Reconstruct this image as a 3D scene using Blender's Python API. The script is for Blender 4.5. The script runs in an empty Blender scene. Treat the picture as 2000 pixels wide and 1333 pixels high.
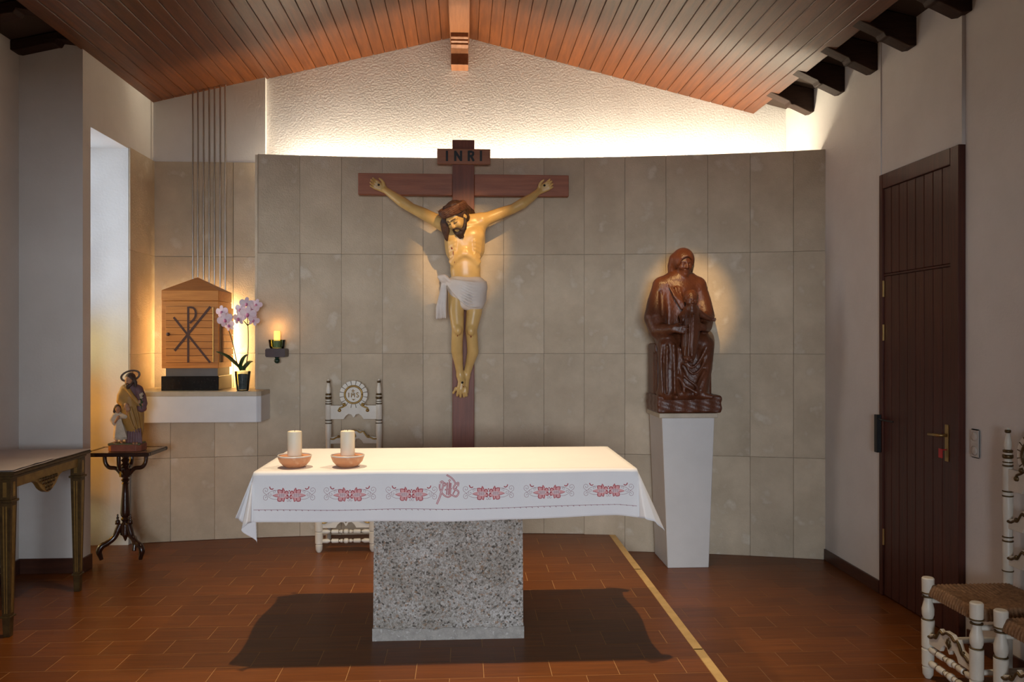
import bpy, bmesh, math, random
import numpy as np
from mathutils import Vector, Matrix
random.seed(7)
PI = math.pi
S = bpy.context.scene
COL = S.collection
# ------------------------------------------------------------------ camera
F_PX, YAW, CAM_H = 1614.0, math.atan(92 / 1614.0), 1.62
cam = bpy.data.cameras.new('camera')
cam.sensor_width = 36.0
cam.lens = F_PX / 2000 * 36
cam.shift_y = -0.00125
cam_o = bpy.data.objects.new('camera', cam)
cam_o.location = (0, 0, CAM_H)
cam_o.rotation_euler = (PI / 2, 0, -YAW)
COL.objects.link(cam_o)
S.camera = cam_o
# ------------------------------------------------------------------ world, exposure
wd = bpy.data.worlds.new('sky'); S.world = wd; wd.use_nodes = True
wd.node_tree.nodes['Background'].inputs[0].default_value = (0.62, 0.75, 1.0, 1)
wd.node_tree.nodes['Background'].inputs[1].default_value = 1.0
S.view_settings.view_transform = 'Standard'
S.view_settings.look = 'None'
S.view_settings.exposure = 0.0
S.view_settings.gamma = 1.0
S.view_settings.use_curve_mapping = False


def light(name, kind, loc, power, col, target=None, **kw):
    l = bpy.data.lights.new(name, kind)
    l.energy = power; l.color = col
    for k, v in kw.items(): setattr(l, k, v)
    o = bpy.data.objects.new(name, l); COL.objects.link(o); o.location = loc
    if target is not None:
        o.rotation_euler = (Vector(target) - Vector(loc)).to_track_quat('-Z', 'Y').to_euler()
    return o


WARM = (1.0, 0.76, 0.49)
# daylight through the left window and through an added, unseen rear one
light('added_rear_daylight', 'AREA', (0.0, -7.2, 2.0), 880, (0.90, 0.94, 1.0), (0.0, 5, 1.6), shape='RECTANGLE', size=4.0, size_y=2.1)
light('side_window_daylight', 'AREA', (-3.75, 6.30, 1.9), 64, (0.86, 0.91, 1.0), (-2.4, 6.50, 1.6), shape='RECTANGLE', size=1.0, size_y=2.6)
# the two downlights over the altar, the two narrow accent spots
for x, y in ((-1.12, 4.68), (0.90, 4.72)):
    light('altar_downlight', 'SPOT', (x, y, 3.93), 350, WARM, (x * 0.60 - 0.03, 4.46, 0), spot_size=math.radians(78), spot_blend=1.0, shadow_soft_size=0.035)
light('crucifix_spot', 'SPOT', (0.62, 3.95, 3.86), 390, (1.0, 0.61, 0.24), (0.0, 6.74, 2.42), spot_size=math.radians(16), spot_blend=0.9, shadow_soft_size=0.03)
light('statue_spot', 'SPOT', (0.80, 3.95, 3.84), 430, (1.0, 0.62, 0.25), (1.82, 6.66, 1.95), spot_size=math.radians(14), spot_blend=0.8, shadow_soft_size=0.03)

# ------------------------------------------------------------------ materials
def lin(c):
    return tuple(((v / 255) / 12.92 if v <= 10 else (((v / 255) + 0.055) / 1.055) ** 2.4) for v in c)


MATS = {}
def pm(name, c1, c2=None, scale=6, rough=0.6, bump=0.0, bscale=40, stretch=(1, 1, 1), metallic=0.0, spec=0.5, coat=0.0, rnd=0.0, contrast=(0.35, 0.65), detail=5, emit=None, trans=0.0, alpha=None, bdist=0.01, c3=None, s3=30):
    m = bpy.data.materials.new(name); m.use_nodes = True
    nt = m.node_tree; N = nt.nodes; L = nt.links
    b = N['Principled BSDF']
    b.inputs['Roughness'].default_value = rough
    b.inputs['Metallic'].default_value = metallic
    b.inputs['Specular IOR Level'].default_value = spec
    b.inputs['Coat Weight'].default_value = coat
    b.inputs['Coat Roughness'].default_value = 0.15
    b.inputs['Transmission Weight'].default_value = trans
    c2 = c2 or tuple(v * 0.85 for v in c1)
    tc = N.new('ShaderNodeTexCoord'); oi = N.new('ShaderNodeObjectInfo')
    va = N.new('ShaderNodeVectorMath'); va.operation = 'MULTIPLY_ADD'
    cb = N.new('ShaderNodeCombineXYZ')
    for i in range(3): L.new(oi.outputs['Random'], cb.inputs[i])
    L.new(cb.outputs[0], va.inputs[0]); va.inputs[1].default_value = (13.1, 7.7, 21.3) if rnd else (0, 0, 0)
    L.new(tc.outputs['Object'], va.inputs[2])
    mp = N.new('ShaderNodeMapping'); mp.inputs['Scale'].default_value = stretch
    L.new(va.outputs[0], mp.inputs['Vector'])
    n1 = N.new('ShaderNodeTexNoise'); n1.inputs['Scale'].default_value = scale; n1.inputs['Detail'].default_value = detail
    n1.inputs['Roughness'].default_value = 0.6
    L.new(mp.outputs[0], n1.inputs['Vector'])
    cr = N.new('ShaderNodeValToRGB')
    cr.color_ramp.elements[0].position, cr.color_ramp.elements[1].position = contrast
    cr.color_ramp.elements[0].color = (*c1, 1); cr.color_ramp.elements[1].color = (*c2, 1)
    L.new(n1.outputs['Fac'], cr.inputs[0])
    col = cr.outputs[0]
    if c3:
        n3 = N.new('ShaderNodeTexNoise'); n3.inputs['Scale'].default_value = s3; n3.inputs['Detail'].default_value = 3
        L.new(mp.outputs[0], n3.inputs['Vector'])
        r3 = N.new('ShaderNodeValToRGB'); r3.color_ramp.elements[0].position = 0.60; r3.color_ramp.elements[1].position = 0.72
        L.new(n3.outputs['Fac'], r3.inputs[0])
        mx = N.new('ShaderNodeMix'); mx.data_type = 'RGBA'
        L.new(r3.outputs[0], mx.inputs[0]); L.new(col, mx.inputs[6]); mx.inputs[7].default_value = (*c3, 1)
        col = mx.outputs[2]
    if rnd:
        hs = N.new('ShaderNodeHueSaturation'); mr = N.new('ShaderNodeMapRange')
        mr.inputs[3].default_value = 1 - rnd; mr.inputs[4].default_value = 1 + rnd
        L.new(oi.outputs['Random'], mr.inputs[0]); L.new(mr.outputs[0], hs.inputs['Value'])
        L.new(col, hs.inputs['Color']); col = hs.outputs[0]
    L.new(col, b.inputs['Base Color'])
    if bump:
        n2 = N.new('ShaderNodeTexNoise'); n2.inputs['Scale'].default_value = bscale; n2.inputs['Detail'].default_value = 4
        L.new(mp.outputs[0], n2.inputs['Vector'])
        bp = N.new('ShaderNodeBump'); bp.inputs['Strength'].default_value = bump; bp.inputs['Distance'].default_value = bdist
        L.new(n2.outputs['Fac'], bp.inputs['Height']); L.new(bp.outputs[0], b.inputs['Normal'])
    if emit:
        b.inputs['Emission Color'].default_value = (*emit[0], 1); b.inputs['Emission Strength'].default_value = emit[1]
    MATS[name] = m
    return m


pm('plaster', (0.74, 0.72, 0.685), (0.69, 0.67, 0.635), 3, 0.9, 0.12, 60, spec=0.2)
pm('plaster_rough', (0.80, 0.78, 0.77), (0.75, 0.73, 0.72), 4, 0.9, 0.35, 60, spec=0.2, bdist=0.012)
pm('stone', (0.63, 0.525, 0.385), (0.47, 0.385, 0.275), 3.5, 0.75, 0.35, 90, rnd=0.07, contrast=(0.3, 0.7), detail=10, c3=(0.63, 0.555, 0.44), s3=7, spec=0.3)
pm('stone_core', (0.30, 0.25, 0.19), (0.24, 0.20, 0.155), 5, 0.9)
pm('stone_cap', (0.55, 0.48, 0.37), (0.45, 0.39, 0.29), 9, 0.45, 0.1, 60)
pm('ceiling_wood', (0.150, 0.043, 0.0095), (0.088, 0.024, 0.005), 5, 0.36, 0.12, 30, stretch=(9, 0.5, 9), rnd=0.12, spec=0.4)
pm('beam_wood', (0.28, 0.115, 0.05), (0.21, 0.08, 0.034), 5, 0.4, 0.1, 30, stretch=(8, 0.6, 8))
pm('rafter_wood', (0.045, 0.022, 0.014), (0.028, 0.014, 0.010), 6, 0.6, 0.2, 30, stretch=(1, 6, 6), spec=0.2)
pm('roof_dark', (0.05, 0.03, 0.02), None, 4, 0.9)
pm('floor_tile', (0.190, 0.058, 0.0095), (0.115, 0.033, 0.0055), 4, 0.34, 0.04, 30, stretch=(0.7, 14, 5), rnd=0.13, spec=0.22, contrast=(0.3, 0.7))
pm('grout', (0.44, 0.24, 0.09), (0.36, 0.19, 0.07), 10, 0.8)
pm('grout_dark', (0.30, 0.16, 0.07), (0.24, 0.125, 0.055), 10, 0.8)
pm('base_tile', (0.085, 0.030, 0.017), (0.055, 0.020, 0.012), 6, 0.35, stretch=(1, 1, 6))
pm('tape', (0.62, 0.42, 0.17), (0.52, 0.34, 0.13), 12, 0.6, 0.2, 60)
pm('door_wood', (0.085, 0.021, 0.011), (0.052, 0.013, 0.007), 6, 0.42, 0.1, 40, stretch=(9, 9, 0.5), rnd=0.06)
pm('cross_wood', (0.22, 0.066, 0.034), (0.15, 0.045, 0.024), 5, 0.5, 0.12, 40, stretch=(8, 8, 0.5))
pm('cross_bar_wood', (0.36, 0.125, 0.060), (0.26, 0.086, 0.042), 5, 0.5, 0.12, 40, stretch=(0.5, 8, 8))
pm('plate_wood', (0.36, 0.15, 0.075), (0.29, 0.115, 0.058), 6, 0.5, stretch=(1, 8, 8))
pm('black_paint', (0.010, 0.010, 0.011), None, 8, 0.5)
pm('honey_wood', (0.62, 0.245, 0.050), (0.50, 0.180, 0.034), 5, 0.42, 0.1, 40, stretch=(0.8, 8, 10), rnd=0.06)
pm('honey_roof', (0.45, 0.17, 0.046), (0.35, 0.125, 0.033), 5, 0.45, 0.1, 40, stretch=(0.8, 8, 8))
pm('inlay_wood', (0.085, 0.030, 0.017), (0.06, 0.022, 0.012), 5, 0.5)
pm('black_granite', (0.008, 0.008, 0.009), (0.016, 0.015, 0.014), 40, 0.2)
pm('grey_steel', (0.15, 0.14, 0.135), None, 10, 0.45, metallic=0.5)
pm('steel', (0.55, 0.52, 0.48), None, 10, 0.3, metallic=0.9)
pm('brass', (0.50, 0.34, 0.13), None, 10, 0.35, metallic=0.85)
pm('white_paint', (0.76, 0.77, 0.775), (0.71, 0.72, 0.725), 5, 0.5, 0.05, 40)
pm('pedestal_white', (0.66, 0.65, 0.63), (0.62, 0.61, 0.59), 4, 0.6, 0.08, 30)
pm('chair_white', (0.74, 0.69, 0.585), (0.66, 0.61, 0.51), 8, 0.4, 0.05, 40)
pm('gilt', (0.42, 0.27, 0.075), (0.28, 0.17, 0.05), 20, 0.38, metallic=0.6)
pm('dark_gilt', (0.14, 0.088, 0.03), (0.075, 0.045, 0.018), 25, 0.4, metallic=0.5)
pm('rush', (0.30, 0.165, 0.080), (0.16, 0.082, 0.038), 40, 0.75, 0.4, 90)
pm('mahogany_dark', (0.040, 0.014, 0.008), (0.022, 0.008, 0.005), 6, 0.22, 0.05, 30, coat=0.4)
pm('carved_wood', (0.135, 0.042, 0.017), (0.075, 0.022, 0.009), 7, 0.38, 0.25, 60, stretch=(2, 2, 0.7), coat=0.0, contrast=(0.3, 0.7))
pm('linen', (0.76, 0.75, 0.74), (0.735, 0.725, 0.72), 4, 0.85, 0.06, 300, spec=0.2)
pm('thread_red', (0.42, 0.045, 0.055), (0.33, 0.03, 0.04), 60, 0.7)
pm('thread_pink', (0.70, 0.36, 0.35), (0.62, 0.30, 0.30), 60, 0.7)
pm('thread_pale', (0.70, 0.55, 0.55), (0.62, 0.45, 0.46), 120, 0.7)
pm('thread_grey', (0.32, 0.15, 0.17), (0.27, 0.12, 0.14), 60, 0.7)
pm('wax', (0.80, 0.70, 0.53), (0.77, 0.66, 0.48), 5, 0.5)
pm('wick', (0.03, 0.025, 0.02), None, 5, 0.9)
pm('terracotta', (0.62, 0.27, 0.12), (0.55, 0.24, 0.11), 8, 0.4, 0.08, 30, c3=(0.66, 0.40, 0.24), s3=14)
pm('glaze_white', (0.70, 0.62, 0.54), None, 8, 0.25)
pm('glaze_blue', (0.06, 0.10, 0.22), (0.12, 0.17, 0.30), 12, 0.25)
pm('skin', (0.70, 0.465, 0.175), (0.60, 0.38, 0.13), 5, 0.33, 0.06, 40, spec=0.5, c3=(0.60, 0.36, 0.12), s3=7)
pm('wound', (0.24, 0.022, 0.014), None, 8, 0.4)
pm('hair_brown', (0.075, 0.032, 0.017), (0.030, 0.013, 0.008), 7, 0.5, 0.6, 35, stretch=(5, 5, 1.2))
pm('crown_brown', (0.17, 0.070, 0.036), (0.09, 0.036, 0.020), 14, 0.5, 0.4, 50)
pm('beard_dark', (0.050, 0.026, 0.016), (0.025, 0.013, 0.009), 14, 0.6, 0.4, 60)
pm('loin_linen', (0.74, 0.67, 0.60), (0.64, 0.57, 0.51), 6, 0.5, 0.1, 40)
pm('robe_purple', (0.19, 0.10, 0.105), (0.13, 0.066, 0.072), 12, 0.6, 0.1, 60)
pm('mantle_ochre', (0.46, 0.25, 0.06), (0.34, 0.18, 0.045), 10, 0.55, 0.1, 60)
pm('lining_red', (0.30, 0.06, 0.035), None, 10, 0.6)
pm('tunic_cream', (0.62, 0.53, 0.41), (0.50, 0.42, 0.31), 14, 0.6, 0.1, 60)
pm('statue_skin', (0.46, 0.235, 0.12), (0.38, 0.19, 0.10), 14, 0.5)
pm('statue_hair', (0.070, 0.035, 0.018), (0.04, 0.02, 0.012), 20, 0.6, 0.3, 60)
pm('moss_green', (0.16, 0.14, 0.06), (0.11, 0.10, 0.045), 20, 0.7, 0.3, 60)
pm('red_base', (0.30, 0.085, 0.038), (0.22, 0.06, 0.03), 20, 0.6)
pm('leaf_green', (0.045, 0.10, 0.030), (0.03, 0.075, 0.022), 8, 0.35, 0.1, 30)
pm('stem_green', (0.075, 0.060, 0.030), None, 8, 0.5)
pm('petal', (0.80, 0.68, 0.70), (0.72, 0.50, 0.57), 25, 0.5)
pm('petal_lip', (0.55, 0.08, 0.28), (0.66, 0.30, 0.40), 40, 0.5)
pm('pot_glass', (0.10, 0.115, 0.12), (0.06, 0.075, 0.08), 10, 0.08, spec=0.7, coat=0.5)
pm('bark', (0.11, 0.115, 0.115), (0.20, 0.20, 0.19), 60, 0.9, 0.6, 60)
pm('paper', (0.62, 0.55, 0.52), (0.56, 0.49, 0.46), 3, 0.8, 0.1, 12)
pm('bracket_dark', (0.055, 0.020, 0.016), (0.035, 0.014, 0.012), 10, 0.35)
pm('green_ball', (0.012, 0.035, 0.022), None, 10, 0.2)
pm('candle_glow', (0.85, 0.50, 0.18), None, 5, 0.5, emit=((1.0, 0.42, 0.08), 2.2))
pm('plastic_white', (0.62, 0.58, 0.52), None, 5, 0.4)
pm('red_tag', (0.55, 0.03, 0.03), None, 5, 0.4)
pm('black_metal', (0.012, 0.012, 0.012), None, 5, 0.4)
pm('mirror_inset', (0.33, 0.27, 0.19), (0.28, 0.23, 0.16), 6, 0.15, spec=0.8)
pm('frame_white', (0.7, 0.7, 0.7), None, 5, 0.5)


def aggregate():
    m = bpy.data.materials.new('aggregate'); m.use_nodes = True
    nt = m.node_tree; N = nt.nodes; L = nt.links; b = N['Principled BSDF']
    b.inputs['Roughness'].default_value = 0.85
    tc = N.new('ShaderNodeTexCoord')
    v = N.new('ShaderNodeTexVoronoi'); v.inputs['Scale'].default_value = 105; L.new(tc.outputs['Object'], v.inputs['Vector'])
    v2 = N.new('ShaderNodeTexVoronoi'); v2.inputs['Scale'].default_value = 230; L.new(tc.outputs['Object'], v2.inputs['Vector'])
    sx = N.new('ShaderNodeSeparateColor'); L.new(v.outputs['Color'], sx.inputs[0])
    r = N.new('ShaderNodeValToRGB'); e = r.color_ramp.elements
    e[0].position = 0; e[0].color = (0.11, 0.095, 0.08, 1); e[1].position = 0.20; e[1].color = (0.40, 0.365, 0.32, 1)
    for p, c in ((0.55, (0.50, 0.475, 0.435, 1)), (0.8, (0.60, 0.58, 0.55, 1)), (0.93, (0.38, 0.25, 0.16, 1)), (1.0, (0.72, 0.70, 0.66, 1))):
        q = e.new(p); q.color = c
    L.new(sx.outputs[0], r.inputs[0])
    s2 = N.new('ShaderNodeSeparateColor'); L.new(v2.outputs['Color'], s2.inputs[0])
    r2 = N.new('ShaderNodeValToRGB'); r2.color_ramp.elements[0].position = 0.0; r2.color_ramp.elements[0].color = (0.55, 0.53, 0.50, 1)
    r2.color_ramp.elements[1].position = 0.4
    L.new(s2.outputs[1], r2.inputs[0])
    nz = N.new('ShaderNodeTexNoise'); nz.inputs['Scale'].default_value = 4; L.new(tc.outputs['Object'], nz.inputs['Vector'])
    r3 = N.new('ShaderNodeValToRGB'); r3.color_ramp.elements[0].position = 0.35; r3.color_ramp.elements[0].color = (0.72, 0.70, 0.66, 1); r3.color_ramp.elements[1].position = 0.65
    L.new(nz.outputs['Fac'], r3.inputs[0])
    m1 = N.new('ShaderNodeMix'); m1.data_type = 'RGBA'; m1.blend_type = 'MULTIPLY'; m1.inputs[0].default_value = 1
    L.new(r.outputs[0], m1.inputs[6]); L.new(r2.outputs[0], m1.inputs[7])
    m2 = N.new('ShaderNodeMix'); m2.data_type = 'RGBA'; m2.blend_type = 'MULTIPLY'; m2.inputs[0].default_value = 1
    L.new(m1.outputs[2], m2.inputs[6]); L.new(r3.outputs[0], m2.inputs[7])
    L.new(m2.outputs[2], b.inputs['Base Color'])
    bp = N.new('ShaderNodeBump'); bp.inputs['Strength'].default_value = 0.8; bp.inputs['Distance'].default_value = 0.006
    L.new(v.outputs['Distance'], bp.inputs['Height']); bp.invert = True
    L.new(bp.outputs[0], b.inputs['Normal'])
    MATS['aggregate'] = m


aggregate()
pm('cement', (0.46, 0.43, 0.385), (0.33, 0.31, 0.28), 30, 0.9, 0.8, 90, c3=(0.60, 0.58, 0.54), s3=60)


def tinted_glass(name, col, gl=0.08):
    m = bpy.data.materials.new(name); m.use_nodes = True
    nt = m.node_tree; N = nt.nodes; L = nt.links
    N.remove(N['Principled BSDF'])
    t = N.new('ShaderNodeBsdfTransparent'); t.inputs[0].default_value = (*col, 1)
    g = N.new('ShaderNodeBsdfGlossy'); g.inputs['Roughness'].default_value = 0.05
    fr = N.new('ShaderNodeFresnel'); fr.inputs[0].default_value = 1.45
    mx = N.new('ShaderNodeMixShader')
    L.new(fr.outputs[0], mx.inputs[0]); L.new(t.outputs[0], mx.inputs[1]); L.new(g.outputs[0], mx.inputs[2])
    L.new(mx.outputs[0], N['Material Output'].inputs[0])
    MATS[name] = m


tinted_glass('glass_clear', (0.93, 0.95, 0.97))
tinted_glass('glass_amber', (1.0, 0.62, 0.16))
tinted_glass('glass_pale', (1.0, 0.86, 0.55))
tinted_glass('glass_green', (0.62, 0.74, 0.62))
tinted_glass('pot_clear', (0.78, 0.82, 0.82))

# ------------------------------------------------------------------ mesh helpers
def cr(pts, n=6, closed=False):
    """Catmull-Rom through points of any dimension."""
    P = [np.array(p, float) for p in pts]; out = []
    m = len(P)
    for i in range(m if closed else m - 1):
        if closed: a, b, c, d = P[i - 1], P[i], P[(i + 1) % m], P[(i + 2) % m]
        else: a, b, c, d = P[max(i - 1, 0)], P[i], P[i + 1], P[min(i + 2, m - 1)]
        for k in range(n):
            t = k / n
            out.append(0.5 * (2 * b + (c - a) * t + (2 * a - 5 * b + 4 * c - d) * t * t + (3 * b - 3 * c + d - a) * t ** 3))
    if not closed: out.append(P[-1])
    return out


class MB:
    def __init__(s): s.v = []; s.f = []; s.m = []; s.mi = 0
    def _add(s, vs, fs):
        o = len(s.v); s.v += [tuple(map(float, v)) for v in vs]
        s.f += [tuple(i + o for i in f) for f in fs]; s.m += [s.mi] * len(fs); return s
    def box(s, x0, x1, y0, y1, z0, z1):
        vs = [(x, y, z) for z in (z0, z1) for y in (y0, y1) for x in (x0, x1)]
        return s._add(vs, [(0, 2, 3, 1), (4, 5, 7, 6), (0, 1, 5, 4), (2, 6, 7, 3), (0, 4, 6, 2), (1, 3, 7, 5)])
    def hexa(s, vs):  # 8 verts ordered like box
        return s._add(vs, [(0, 2, 3, 1), (4, 5, 7, 6), (0, 1, 5, 4), (2, 6, 7, 3), (0, 4, 6, 2), (1, 3, 7, 5)])
    def lathe(s, prof, c=(0, 0, 0), n=20, axis='z', sq=(1, 1), rot=0):
        vs = []; fs = []
        for r, h in prof:
            for k in range(n):
                a = 2 * PI * k / n + rot
                p = (r * math.cos(a) * sq[0], r * math.sin(a) * sq[1], h)
                if axis == 'x': p = (p[2], p[0], p[1])
                if axis == 'y': p = (p[0], p[2], p[1])
                vs.append((p[0] + c[0], p[1] + c[1], p[2] + c[2]))
        for i in range(len(prof) - 1):
            for k in range(n):
                a, b = i * n + k, i * n + (k + 1) % n
                fs.append((a, b, b + n, a + n))
        fs.append(tuple(range(n))[::-1]); fs.append(tuple((len(prof) - 1) * n + k for k in range(n)))
        return s._add(vs, fs)
    def tube(s, path, r, n=8, sq=1.0):
        P = [Vector(p[:3]) for p in path]; R = r if isinstance(r, (list, tuple)) else [r] * len(P)
        vs = []; fs = []; up = Vector((0, 0, 1)); last = None
        for i, p in enumerate(P):
            t = (P[min(i + 1, len(P) - 1)] - P[max(i - 1, 0)]).normalized()
            if last is None:
                last = t.orthogonal().normalized()
            u = (last - t * last.dot(t)).normalized(); w = t.cross(u); last = u
            for k in range(n):
                a = 2 * PI * k / n
                vs.append(p + u * (R[i] * math.cos(a)) + w * (R[i] * sq * math.sin(a)))
        for i in range(len(P) - 1):
            for k in range(n):
                a, b = i * n + k, i * n + (k + 1) % n
                fs.append((a, b, b + n, a + n))
        fs.append(tuple(range(n))[::-1]); fs.append(tuple((len(P) - 1) * n + k for k in range(n)))
        return s._add(vs, fs)
    def prism(s, poly, a, b, plane='xz'):
        """extrude a 2D polygon between a and b along the third axis"""
        n = len(poly); vs = []
        for d in (a, b):
            for (p, q) in poly:
                vs.append({'xz': (p, d, q), 'xy': (p, q, d), 'yz': (d, p, q)}[plane])
        fs = [tuple(range(n)), tuple(range(2 * n - 1, n - 1, -1))]
        for i in range(n):
            j = (i + 1) % n; fs.append((i, i + n, j + n, j))
        return s._add(vs, fs)
    def ball(s, c, r, n=12, m=8):
        rr = r if isinstance(r, (tuple, list)) else (r, r, r)
        prof = [(math.sin(PI * i / m), -math.cos(PI * i / m)) for i in range(1, m)]
        o = len(s.v); s.lathe(prof, n=n)
        for i in range(o, len(s.v)):
            x, y, z = s.v[i]; s.v[i] = (x * rr[0] + c[0], y * rr[1] + c[1], z * rr[2] + c[2])
        return s
    def build(s, name, mat, parent=None, smooth=False, bevel=0, seg=1, loc=None, angle=None, stuff=False):
        me = bpy.data.meshes.new(name)
        me.from_pydata(s.v, [], s.f)
        for mm in (mat if isinstance(mat, (list, tuple)) else [mat]): me.materials.append(MATS[mm])
        me.polygons.foreach_set('material_index', s.m)
        bm = bmesh.new(); bm.from_mesh(me)
        bmesh.ops.recalc_face_normals(bm, faces=bm.faces)
        if bevel:
            ed = [e for e in bm.edges if len(e.link_faces) == 2 and e.calc_face_angle(0) > 0.6]
            bmesh.ops.bevel(bm, geom=ed, offset=bevel, segments=seg, affect='EDGES', clamp_overlap=True)
        bm.to_mesh(me); bm.free()
        if smooth:
            me.shade_smooth()
            if angle is not None: me.set_sharp_from_angle(angle=math.radians(angle))
        o = link(name, me, parent, loc)
        if stuff: o['kind'] = 'stuff'
        return o


def link(name, me, parent=None, loc=None):
    o = bpy.data.objects.new(name, me); COL.objects.link(o)
    if parent is not None: o.parent = parent
    if loc is not None: o.location = loc
    return o


def tag(o, label=None, cat=None, group=None, kind=None):
    if label: o['label'] = label
    if cat: o['category'] = cat
    if group: o['group'] = group
    if kind: o['kind'] = kind
    return o


def thing(name, loc, label, cat, group=None, rz=0):
    o = bpy.data.objects.new(name, None); COL.objects.link(o)
    o.location = loc; o.rotation_euler = (0, 0, rz); o.empty_display_size = 0.1
    return tag(o, label, cat, group)


def copy_tree(o, parent=None):
    kids = list(o.children)
    c = o.copy(); COL.objects.link(c); c.parent = parent
    for ch in kids: copy_tree(ch, c)
    return c


def struct(o): return tag(o, kind='structure')


def at_y(px, py, Y):
    """world point on the plane y = Y seen at a pixel of the photograph"""
    u = (px - 1000) / F_PX; c, s = math.cos(YAW), math.sin(YAW)
    Z = Y / (c - u * s)
    return Vector((u * Z * c + Z * s, Y, CAM_H + (664 - py) / F_PX * Z))


# ------------------------------------------------------------------ sculpting in a distance field
class Sdf:
    def __init__(s, lo, hi, h):
        s.lo = np.array(lo, float); s.h = h
        n = [int(math.ceil((hi[i] - lo[i]) / h)) + 1 for i in range(3)]
        s.ax = [(lo[i] + h * np.arange(n[i])).astype(np.float32) for i in range(3)]
        s.F = np.full(n, 0.2, np.float32)
    def _op(s, fn, lo, hi, k, op):
        sl = []
        for i in range(3):
            a = int(np.searchsorted(s.ax[i], lo[i])); b = int(np.searchsorted(s.ax[i], hi[i]))
            if b <= a: return s
            sl.append(slice(a, b))
        sl = tuple(sl)
        x = s.ax[0][sl[0]][:, None, None]; y = s.ax[1][sl[1]][None, :, None]; z = s.ax[2][sl[2]][None, None, :]
        d = fn(x, y, z).astype(np.float32); f = s.F[sl]
        if op == 'u':
            g = np.maximum(k - np.abs(f - d), 0) / k; s.F[sl] = np.minimum(f, d) - g * g * k * 0.25
        elif op == 's':
            d = -d; g = np.maximum(k - np.abs(f - d), 0) / k; s.F[sl] = np.maximum(f, d) + g * g * k * 0.25
        elif op == 'i':
            s.F[sl] = np.maximum(f, d)
        elif op == 'add':
            s.F[sl] = f + d
        return s
    def chain(s, pts, k=0.02, op='u', sq=None):
        """tapered limb through (x,y,z,r); sq=(dir,factor): thinner (factor>1) along dir"""
        P = np.array([p[:4] for p in pts], float); pad = k + 0.04 + P[:, 3].max()
        lo = P[:, :3].min(0) - pad; hi = P[:, :3].max(0) + pad
        if sq is not None:
            nv = np.array(sq[0], float); nv /= np.linalg.norm(nv)
            if sq[1] < 1: lo -= pad / sq[1] - pad; hi += pad / sq[1] - pad
        def fn(x, y, z):
            out = None
            for a, b in zip(P[:-1], P[1:]):
                v = b[:3] - a[:3]; L = max(v @ v, 1e-9)
                t = np.clip(((x - a[0]) * v[0] + (y - a[1]) * v[1] + (z - a[2]) * v[2]) / L, 0, 1)
                qx = x - a[0] - t * v[0]; qy = y - a[1] - t * v[1]; qz = z - a[2] - t * v[2]
                if sq is not None:
                    m = (qx * nv[0] + qy * nv[1] + qz * nv[2]) * (sq[1] - 1)
                    qx = qx + m * nv[0]; qy = qy + m * nv[1]; qz = qz + m * nv[2]
                d = np.sqrt(qx * qx + qy * qy + qz * qz) - (a[3] + (b[3] - a[3]) * t)
                out = d if out is None else np.minimum(out, d)
            return out
        return s._op(fn, lo, hi, k, op)
    def ell(s, c, r, k=0.02, op='u', R=None):
        r = np.array(r, float); c = np.array(c, float); pad = r.max() + k + 0.04
        Rm = np.eye(3) if R is None else np.array(R)
        def fn(x, y, z):
            dx, dy, dz = x - c[0], y - c[1], z - c[2]
            q = [(dx * Rm[0, i] + dy * Rm[1, i] + dz * Rm[2, i]) for i in range(3)]
            k0 = np.sqrt(sum((q[i] / r[i]) ** 2 for i in range(3)))
            k1 = np.sqrt(sum((q[i] / r[i] ** 2) ** 2 for i in range(3))) + 1e-9
            return k0 * (k0 - 1) / k1
        return s._op(fn, c - pad, c + pad, k, op)
    def box(s, c, hsz, rd=0.01, k=0.01, op='u', R=None):
        c = np.array(c, float); hs = np.array(hsz, float); pad = np.linalg.norm(hs) + k + 0.04
        Rm = np.eye(3) if R is None else np.array(R)
        def fn(x, y, z):
            dx, dy, dz = x - c[0], y - c[1], z - c[2]
            q = [np.abs(dx * Rm[0, i] + dy * Rm[1, i] + dz * Rm[2, i]) - (hs[i] - rd) for i in range(3)]
            o = np.sqrt(sum(np.maximum(v, 0) ** 2 for v in q))
            return o + np.minimum(np.maximum(np.maximum(q[0], q[1]), q[2]), 0) - rd
        return s._op(fn, c - pad, c + pad, k, op)
    def warp(s, fn, lo=(-9, -9, -9), hi=(9, 9, 9)): return s._op(fn, lo, hi, 1, 'add')
    def build(s, name, mat, parent=None):
        F = s.F; ins = F < 0
        nx, ny, nz = F.shape
        cnt = np.zeros((nx - 1, ny - 1, nz - 1), np.uint8)
        for i in (0, 1):
            for j in (0, 1):
                for k in (0, 1): cnt += ins[i:nx - 1 + i, j:ny - 1 + j, k:nz - 1 + k]
        act = np.argwhere((cnt > 0) & (cnt < 8))
        idx = np.full(cnt.shape, -1, np.int32); idx[tuple(act.T)] = np.arange(len(act))
        acc = np.zeros((len(act), 3)); w = np.zeros(len(act))
        cs = [(i, j, k) for i in (0, 1) for j in (0, 1) for k in (0, 1)]
        val = {c: F[act[:, 0] + c[0], act[:, 1] + c[1], act[:, 2] + c[2]] for c in cs}
        for a in cs:
            for axn in range(3):
                if a[axn]: continue
                b = list(a); b[axn] = 1; b = tuple(b)
                va, vb = val[a], val[b]; m = (va < 0) != (vb < 0)
                t = np.where(m, va / np.where(m, va - vb, 1), 0)
                p = np.tile(np.array(a, float), (len(act), 1)); p[:, axn] += t
                acc[m] += p[m]; w[m] += 1
        V = s.lo + s.h * (act + acc / np.maximum(w, 1)[:, None])
        Q = []
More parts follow.
